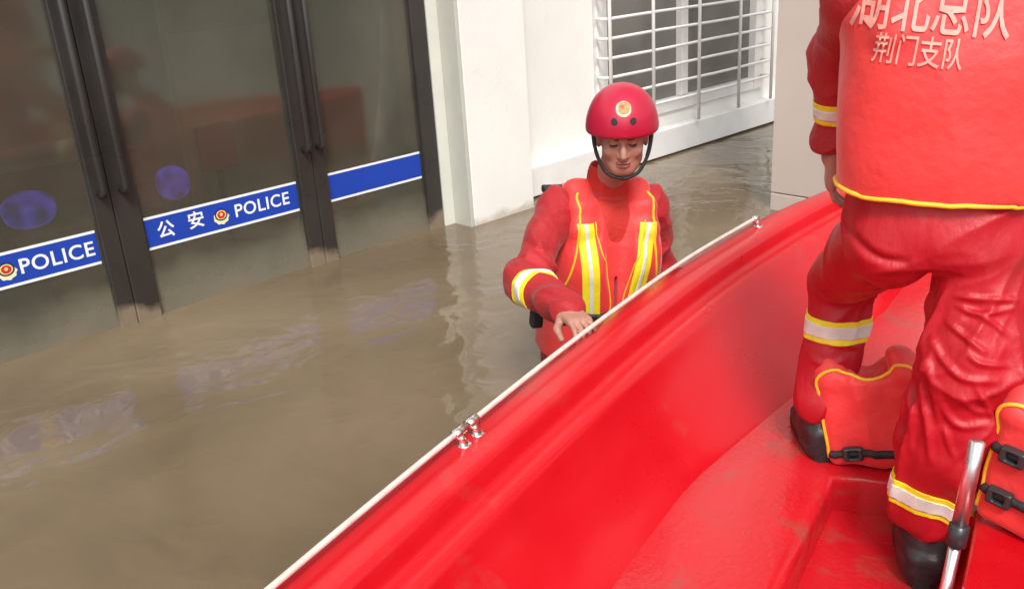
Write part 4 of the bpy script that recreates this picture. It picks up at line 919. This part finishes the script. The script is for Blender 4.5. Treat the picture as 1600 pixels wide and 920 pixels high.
# ------------------------------------------------------------------ loose gear in the boat
def at_z(x, y, z): r = ray((x, y)); return np.array([0, 0, CAM_H]) + r * ((z - CAM_H) / r[2])
def loose_vest(c, fwd, up, half, label, strap_side=1, zzs=(0.55, 1.25), crump=0.012):
    """folded life vest: two foam panels, shoulder strap, piping, buckles; c = centre of its foot"""
    R = frame(fwd, up); z = unit(up); R = np.column_stack([unit(np.cross(unit(fwd), z)), np.cross(z, unit(np.cross(unit(fwd), z))), z]); P = local(c, R)
    t = empty('life_vest', c); tag(t, label, 'life vest', 'loose life vests in the boat')
    w, d, h = half; s = SDF(np.asarray(c) - 0.35, np.asarray(c) + 0.45, 0.005)
    s.rbox(P(0, d * 0.55, h), (w, d * 0.5, h), 0.028, R, 0.01); s.rbox(P(0.012, -d * 0.55, h * 0.92), (w * 0.96, d * 0.48, h * 0.92), 0.028, R, 0.012)
    for e in (-1, 1): s.chain([P(e * w * 0.62, d * 0.5, 2 * h - 0.02), P(e * w * 0.6, 0, 2 * h + 0.004), P(e * w * 0.62, -d * 0.5, 1.85 * h - 0.01)], [0.03, 0.028, 0.03], 0.02)
    s.cap(P(0, -0.2, 2 * h + 0.01), P(0, 0.2, 2 * h + 0.01), 0.045, 0.045, 0.015, sub=True)
    V, Fc = s.mesh(); V = folds(V, Fc, [(P(0, 0, 0), P(0, 0, 2 * h), 0.3, crump, 8, 8, 0.6)], 0.004, 18); mesh_obj('panel', V, Fc, RED_VEST, t)
    loop = [(-w, -d, 0.03), (-w * 1.02, -d, h), (-w * 0.95, -d, 1.75 * h), (-w * 0.5, -d, 2 * h), (0, -d, 1.75 * h), (w * 0.5, -d, 2 * h), (w * 0.95, -d, 1.75 * h), (w * 1.02, -d, h), (w, -d, 0.03)]
    tube('piping', nearest(smoothpath([P(*q) for q in loop], 70), V, Fc, 0.002), 0.0048, PIPE, t, n=6)
    for zz in zzs:
        path = nearest([P(x, -d * 1.6, h * zz) for x in np.linspace(-w, w, 24)], V, Fc, 0.003); tube('strap', path, 0.011, BLACK, t, n=8)
        q = nearest([P(strap_side * w * 0.45, -d * 2, h * zz)], V, Fc, 0.010)[0]; b = SDF(q - 0.07, q + 0.07, 0.004); b.rbox(q, (0.026, 0.012, 0.019), 0.005, R); b.rbox(q, (0.012, 0.03, 0.010), 0.002, R, 0.003, sub=True)
        Vb, Fb = b.mesh(); mesh_obj('buckle', Vb, Fb, PLASTIC, t)
    return t
g = at_z(1368, 718, DECK_Z + 0.012)
loose_vest(g, unit([0.80, 0.45, 0]), unit([0.06, 0.24, 1.0]), (0.140, 0.055, 0.140), 'loose red life vest with yellow piping standing on the deck beside the black boot', -1, (0.3,), 0.02)
g = bpt(1.86, -0.43, 0.245)
loose_vest(g, unit([0.93, -0.05, 0]), unit([0.05, -0.10, 1.0]), (0.12, 0.05, 0.15), 'loose red life vest with black buckles standing on the bench beside the metal pole', -1)
# telescopic pole
top = at_z(1527, 690, 0.52); low = at_z(1478, 920, 0.20); dr = unit(low - top); foot = top + dr * ((FLOOR_Z + 0.012 - top[2]) / dr[2])
pl = empty('telescopic_pole', foot); tag(pl, 'short shiny aluminium telescopic pole leaning upright beside the wet red trousers', 'pole')
mid = top + (foot - top) * 0.36
tube('upper_tube', [top - dr * 0.004, top, mid], [0.010, 0.0155, 0.0155], ALU, pl, n=16); tube('lower_tube', [mid + dr * 0.03, foot], 0.0125, ALU, pl, n=16)
tube('collar', [mid - dr * 0.002, mid, mid + dr * 0.045, mid + dr * 0.047], [0.015, 0.020, 0.020, 0.014], PLASTIC, pl, n=16)
tube('tip', [foot - dr * 0.03, foot - dr * 0.002, foot], [0.0155, 0.0155, 0.010], BLACK, pl, n=12)
